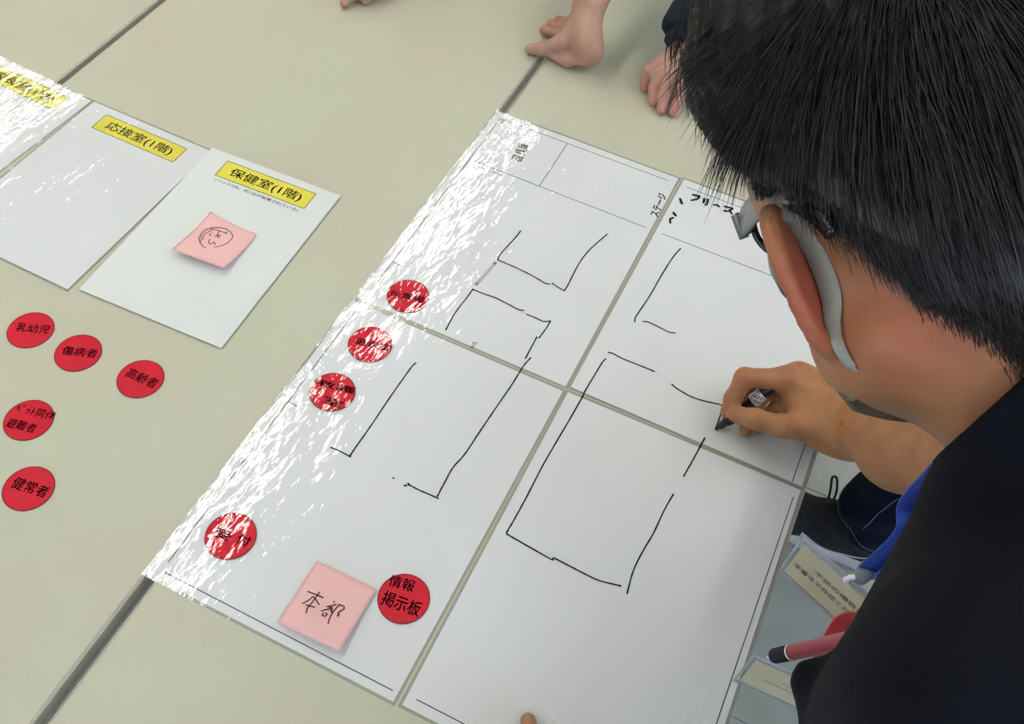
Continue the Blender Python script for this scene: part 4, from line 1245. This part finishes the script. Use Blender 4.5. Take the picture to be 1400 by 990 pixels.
# ---- neck straps, name holders and pocket pen
def level(u0, v0, s0, u1, v1):
    r0, r1 = ray(u0, v0), ray(u1, v1); return dp(u0, v0, s0), dp(u1, v1, s0*r0[2]/r1[2])
MT['blue'] = mat_plain('blue_webbing', (.010, .060, .42), var=.1, scale=40, bump=.0003, bscale=1800, rough=.6)
MT['blue2'] = mat_plain('light_blue_webbing', (.035, .13, .55), rough=.6)
MT['redweb'] = mat_plain('red_webbing', (.55, .012, .02), rough=.6)
MT['card'] = mat_plain('cream_card', (.72, .64, .45), var=.03, scale=20, rough=.8)
MT['card_print'] = mat_plain('grey_brown_print', (.16, .14, .12), rough=.8)
MT['sleeve'] = mat_clear('clear_vinyl', (.96, .96, .95), .02)
MT['vinyl_edge'] = mat_clear('clear_vinyl_edge', (.74, .78, .86), .42)
def holder(tl, s0, tr, w, h, label, shift):
    A, Bq = level(*tl, s0, *tr); ux = unit(Bq-A); ux[2] = 0; ux = unit(ux); uz = V3(0, 0, 1); ny = np.cross(ux, uz); ny = ny if ny@(CP-A) > 0 else -ny
    r = empty('name_holder', tuple(A+ux*w/2), label, 'badge', 'clear name holders on neck straps')
    def quad(nm, x0, x1, z0, z1, d0, d1, mat, par):
        V = [A+ux*x+uz*z+ny*d for d in (d0, d1) for x, z in ((x0, z0), (x1, z0), (x1, z1), (x0, z1))]
        return mesh_obj(nm, V, [(3, 2, 1, 0), (4, 5, 6, 7), (0, 1, 5, 4), (1, 2, 6, 5), (2, 3, 7, 6), (3, 0, 4, 7)], mat, par)
    quad('card', .004, w-.004, -h+.004, -.008, -.0003, .0003, MT['card'], r)
    quad('clear_front', .001, w-.001, -h+.001, -.001, .0012, .0016, MT['sleeve'], r)
    quad('clear_back', .001, w-.001, -h+.001, -.001, -.0018, -.0014, MT['sleeve'], r)
    b = MB()
    b.tube([A, A+ux*w, A+ux*w-uz*h, A-uz*h, A], .0016, 8, False); b.tube([A+ux*.003-uz*.0055, A+ux*(w-.003)-uz*.0055], .0012, 8)
    b.build('welded_edge', MT['vinyl_edge'], r, True)
    return r, A, ux, uz, ny
h1, A1, ux1, uz1, ny1 = holder((1098, 735), .87, (1181, 808), .094, .0715, 'clear holder with printed cream card on the blue strap, hanging above the sneaker', 0)
def card_text(r, A, ux, uz, ny, s, x, z, w, h):
    text_on('card_text', s, A+ux*x+uz*z+ny*.0005, ux*w, uz*h, MT['card_print'], r, .03)
card_text(h1, A1, ux1, uz1, ny1, '不足の場合は', .026, -.034, .056, .0075)
card_text(h1, A1, ux1, uz1, ny1, '手書きで作成ください', .008, -.048, .078, .0075)
h2, A2, ux2, uz2, ny2 = holder((1031.5, 896), .85, (1073, 914.5), .094, .070, 'clear holder with faint cream card at the bottom edge, over the sheet edge', 0)
b = MB()
for z0, x0, x1 in ((-.030, .035, .075), (-.040, .020, .085)):
    V = [A2+ux2*x+uz2*z+ny2*.0006 for x, z in ((x0, z0), (x1, z0-.001), (x1, z0-.002), (x0, z0-.001))]; b.add(V, [(0, 1, 2, 3)])
b.build('card_text', MT['card_print'], h2)
# blue strap: from the neck, over the collar bone, straight down to the clip
st = empty('neck_strap', tuple(A1+ux1*.075), 'blue neck strap with grey clip hanging from the man', 'strap', 'neck straps')
cl = dp(1178, 788, .846)
Pn = [cl+V3(0, 0, .012), cl+V3(.002, -.002, .09), dp(1243, 690, .765), dp(1282, 645, .705), dp(1335, 590, .62), dp(1420, 500, .52)]
Pi = interp(Pn, 6); strip('webbing', Pi, [V3(.2, -1, .1)]*len(Pi), [.017]*len(Pi), .0012, MT['blue'], st)
Pi2 = [p+V3(.011, -.003, .0) for p in Pi]; strip('webbing', Pi2, [V3(.5, -1, .1)]*len(Pi2), [.014]*len(Pi2), .0012, MT['blue2'], st)
b = MB(); b.tube([cl+V3(0, 0, .016), cl-V3(0, 0, .004)], [.0085, .0065], 10); b.build('clip_body', MT['lining'], st, True)
b = MB(); b.tube(interp([cl+V3(-.002, -.002, .002), cl+V3(-.010, -.004, -.008), cl+V3(-.004, -.004, -.016), cl+V3(.004, -.003, -.012)], 5), .0028, 8); b.build('clip_hook', MT['white_plastic'], st, True)
st2 = empty('neck_strap', tuple(A2+ux2*.06), 'red neck strap showing at the edge of the dark shirt', 'strap', 'neck straps')
c2 = A2+ux2*.055
Pn = interp([c2+V3(0, 0, .002), dp(1146, 868, .735), dp(1170, 842, .70), dp(1225, 830, .62), dp(1340, 720, .52)], 6)
strip('webbing', Pn, [V3(.3, -1, .3)]*len(Pn), [.020]*len(Pn), .0012, MT['redweb'], st2)
pen = empty('ballpoint_pen', tuple(dp(1075, 894, .62)), 'ballpoint pen with black grip and red barrel poking from the shirt front', 'pen')
p0 = dp(1050, 899, .625); pd = unit(dp(1128, 882, .585)-p0)
lathe('pen_point', p0, pd, [(0, .0010), (.003, .0026), (.0052, .0040)], MT['white_plastic'], pen)
lathe('grip', p0, pd, [(.005, .0043), (.007, .0049), (.0205, .0051), (.021, .0049)], MT['ink'], pen)
lathe('collar_ring', p0, pd, [(.0207, .0052), (.0217, .0052)], MT['white_plastic'], pen)
lathe('barrel', p0, pd, [(.0215, .0051), (.11, .0051), (.112, .004)], mat_plain('dull_red_plastic', (.34, .045, .07), rough=.35), pen)

# ================================================================ people across the table
def nail(par, tipp, mid, up, w=.0058, l=.0105, off=.0074):
    d = unit(tipp-mid); up = unit(np.array(up)-d*(np.array(up)@d)); s_ = np.cross(d, up); V = []
    for i in range(5):
        for j in range(5):
            x = (j/4-.5)*2; y = i/4
            V.append(tipp+d*(y*l-.006+.0)+s_*x*w*(1-.25*abs(y-.4))+up*(off-.0022*x*x-.0012*y*y*2))
    Fs = [(i*5+j, i*5+j+1, i*5+j+6, i*5+j+5) for i in range(4) for j in range(4)]
    mesh_obj('fingernail', V, Fs, MT['nail'], par, True)
def torso_head(S, neck, hip, shL, shR, face):
    S.cap(neck, hip, .10, .12, .05); S.cap(neck+V3(0, 0, -.03), shL, .055, .055, .04); S.cap(neck+V3(0, 0, -.03), shR, .055, .055, .04)
    hd = neck+unit(face)*.05+V3(0, 0, .17)
    S.cap(neck, hd+V3(0, .0, -.04), .052, .055, .03); S.ell(hd, (.076, .095, .11), None, .02)
    S.cap(hd+unit(face)*.09, hd+unit(face)*.108+V3(0, 0, -.03), .008, .012, .012); S.ell(hd+unit(face)*.03+V3(0, 0, -.08), (.055, .06, .045), None, .02)
    for s_ in (-1, 1): S.ell(hd+V3(.078*s_, 0, -.01), (.008, .017, .030), None, .006)
    return hd
# -- person A: left hand pressed on the table by the far seam, right fingertips at the frame's top edge
pa = empty('person', (-.12, 1.02, 0), 'person across the table with a pale cuff, thumb planted by the seam', 'person', None)
A = SDF()
wA = wp(806, 4, .085); eA = V3(.17, .58, TZ+.30); sA = V3(.04, .86, 1.28)
thA = [wp(796, 30, .066), wp(770, 58, .034), wp(742, 67, .016), wp(724, 67, .010)]
A.chain(thA, [.0175, .0135, .0105, .0085], .008)
ixA = [wp(797, 76, .024), wp(776, 82, .013), wp(757, 75, .010)]; A.cap(wp(808, 62, .050), ixA[0], .017, .0135, .012)
A.chain(ixA, [.0135, .0110, .0088], .006)
for k_, (a, m, t) in enumerate((((808, 50, .050), (776, 50, .022), (744, 41, .010)), ((806, 44, .045), (782, 42, .022), (753, 33, .009)), ((802, 36, .040), (784, 34, .020), (764, 28, .008)))):
    A.chain([wp(*a), wp(*m), wp(*t)], [.0130, .0105, .0082], .006)
A.cap(wA, wp(806, 66, .042), .0200, .0185, .016); A.cap(wA, wp(795, 46, .052), .019, .018, .016); A.cap(wp(797, 46, .052), wp(809, 74, .032), .017, .0155, .014)
A.chain([wA, eA, sA], [.0205, .036, .046], .02)
wA2 = wp(512, -50, .050); eA2 = V3(-.36, .62, TZ+.20); sA2 = V3(-.30, .90, 1.28)
for a, m, t in (((498, -30, .035), (482, -12, .020), (471, 4, .009)), ((505, -28, .036), (492, -12, .020), (485, -4, .009)), ((514, -28, .034), (506, -10, .018), (500, 1, .008)), ((522, -32, .028), (516, -16, .016), (512, -7, .008))):
    A.chain([wp(*a), wp(*m), wp(*t)], [.0115, .0095, .0078], .006); A.cap(wp(*a), wA2, .0130, .020, .014)
A.chain([wp(496, -46, .035), wp(478, -38, .018), wp(468, -26, .010)], [.014, .011, .009], .008)
A.chain([wA2, eA2, sA2], [.0235, .036, .046], .02)
torso_head(A, V3(-.13, .88, 1.38), V3(-.12, 1.05, .92), sA2, sA, (0, -.8, -.5))
sdfA, VA = sdf_obj('body', A, .0026, MT['skin2'], pa, 1)
set_attr(sdfA, 'red', np.clip(.8*np.exp(-(np.minimum(np.linalg.norm(VA-wp(797, 80, .02), axis=1), np.linalg.norm(VA-wp(748, 38, .01), axis=1))/.02)**2), 0, 1)); set_attr(sdfA, 'stub', np.zeros(len(VA)))
nail(pa, thA[3]+V3(-.001, 0, 0), thA[2], (0.0, -.35, 1), .0056, .0105, .0085)
C = SDF()
C.chain([wA*.86+eA*.14, eA, sA], [.032, .047, .062], .03); C.chain([wA2*.80+eA2*.20, eA2, sA2], [.031, .047, .062], .03)
C.cap(V3(-.13, .88, 1.30), V3(-.12, 1.03, .80), .14, .165, .06); C.cap(V3(-.13, .89, 1.30), sA, .09, .07, .05); C.cap(V3(-.13, .89, 1.30), sA2, .09, .07, .05)
C.cap(wA, wA*.84+eA*.16, .0255, .0265, .003, 's')
sdf_obj('top', C, .006, mat_cloth('pale_beige_knit', (.50, .47, .40)), pa, 1)
D = SDF(); D.cap(V3(-.13, .80, 1.22), V3(-.12, .92, .78), .13, .165, .06); D.cap(V3(-.12, .92, .78), V3(-.12, 1.03, .55), .165, .17, .05)
sdf_obj('apron', D, .008, MT['jacket'], pa, 1)
for lx in (-.22, -.03):
    b = MB(); b.tube([(lx, 1.04, .85), (lx, 1.02, .48), (lx, 1.06, .06)], [.085, .062, .045], 16); b.build('trouser_leg', MT['jacket'], pa, True)
    b = MB(); b.tube([(lx, 1.11, .045), (lx, 1.04, .05), (lx, .93, .035), (lx, .88, .03)], [.03, .044, .040, .022], 14); b.build('shoe', MT['black_plastic'], pa, True)
hA = SDF(); hdA = V3(-.13, .88, 1.38)+unit(V3(0, -.8, -.5))*.05+V3(0, 0, .17); hA.ell(hdA+V3(0, .022, .03), (.086, .092, .100), None, .02); sdf_obj('hair', hA, .007, MT['hairm'], pa, 1)

# -- person B: right hand with spread fingers, dark sleeve
pb = empty('person', (.40, 1.05, 0), 'person in a dark jacket resting spread fingers on the table next to the hair', 'person')
Bb = SDF()
wB = wp(944, 66, .062); eB = V3(.27, .64, TZ+.30); sB = V3(.26, .90, 1.26)
fB = [[(908, 88, .042), (889, 96, .037), (884, 108, .020), (881, 119, .008)], [(920, 92, .047), (901, 100, .042), (895, 120, .022), (893, 138, .008)],
      [(932, 95, .050), (916, 106, .044), (908, 130, .024), (904, 150, .008)], [(943, 100, .048), (936, 116, .040), (928, 136, .022), (921, 154, .008)]]
for f_ in fB:
    P = [wp(*q_) for q_ in f_]; Bb.chain(P, [.0125, .0108, .0092, .0080], .004); Bb.cap(P[0], wB, .0135, .020, .014)
Bb.chain([wp(952, 84, .045), wp(959, 108, .026), wp(951, 133, .010)], [.0150, .0120, .0088], .008)
Bb.chain([wB, eB, sB], [.0240, .036, .046], .02)
sB2 = V3(.56, .92, 1.26); eB2 = V3(.66, .80, .98); wB2 = V3(.60, .66, .86)
Bb.chain([sB2, eB2, wB2], [.046, .036, .024], .02)
for i in range(4): Bb.chain([wB2, wB2+V3(-.02+.018*i, -.07, -.03), wB2+V3(-.025+.020*i, -.09, -.07)], [.020, .0115, .0085], .008)
Bb.chain([wB2, wB2+V3(-.035, -.04, -.02), wB2+V3(-.040, -.07, -.04)], [.018, .012, .009], .008)
torso_head(Bb, V3(.41, .92, 1.38), V3(.41, 1.08, .92), sB, sB2, (0, -.8, -.5))
sdfB, VB = sdf_obj('body', Bb, .0026, MT['skin2'], pb, 1)
for f_ in fB: nail(pb, wp(*f_[3]), wp(*f_[2]), (0, -.75, .65), .0052, .0095, .0078)
rB = np.zeros(len(VB))
for f_ in fB:
    rB = np.maximum(rB, .8*np.exp(-(np.linalg.norm(VB-wp(*f_[3]), axis=1)/.016)**2)); rB = np.maximum(rB, .4*np.exp(-(np.linalg.norm(VB-wp(*f_[1]), axis=1)/.012)**2))
set_attr(sdfB, 'red', rB); set_attr(sdfB, 'stub', np.zeros(len(VB)))
C = SDF()
C.chain([wp(935, 40, .080), eB, sB], [.037, .052, .064], .03); C.chain([wB2*.8+eB2*.2, eB2, sB2], [.036, .050, .064], .03)
C.cap(V3(.41, .92, 1.30), V3(.41, 1.06, .78), .145, .170, .06); C.cap(V3(.41, .93, 1.30), sB, .09, .07, .05); C.cap(V3(.41, .93, 1.30), sB2, .09, .07, .05)
C.half(wp(941, 60, .068), unit(wp(944, 66, .062)-wp(930, 20, .095)), .004)
C.p[-1] = (lambda P, c=wp(936, 52, .074), d_=unit(wB-eB): np.where(np.linalg.norm(P-c, axis=1) < .12, (P-c)@d_, -1.0), np.full(3, -9.), np.full(3, 9.), .004, 'i')
sdf_obj('jacket', C, .006, MT['jacket'], pb, 1)
b = MB(); dB = unit(wB-eB); cB = wp(936, 52, .074); b.tube([cB-dB*.03, cB+dB*.004, cB+dB*.016], [.029, .0285, .0275], 24, True); b.build('inner_cuff', MT['ink'], pb, True)
for lx in (.31, .51):
    b = MB(); b.tube([(lx, 1.06, .85), (lx, 1.04, .48), (lx, 1.08, .06)], [.088, .064, .046], 16); b.build('trouser_leg', MT['jacket'], pb, True)
    b = MB(); b.tube([(lx, 1.13, .045), (lx, 1.06, .05), (lx, .95, .035), (lx, .90, .03)], [.03, .044, .040, .022], 14); b.build('shoe', MT['black_plastic'], pb, True)
hB = SDF(); hdB = V3(.41, .92, 1.38)+unit(V3(0, -.8, -.5))*.05+V3(0, 0, .17); hB.ell(hdB+V3(0, .022, .03), (.086, .092, .100), None, .02); sdf_obj('hair', hB, .007, MT['hairm'], pb, 1)
nail(man, wp(1006, 566, .047), wp(1032, 573, .056), CP-wp(1006, 566, .047), .0062, .0115, .0096)
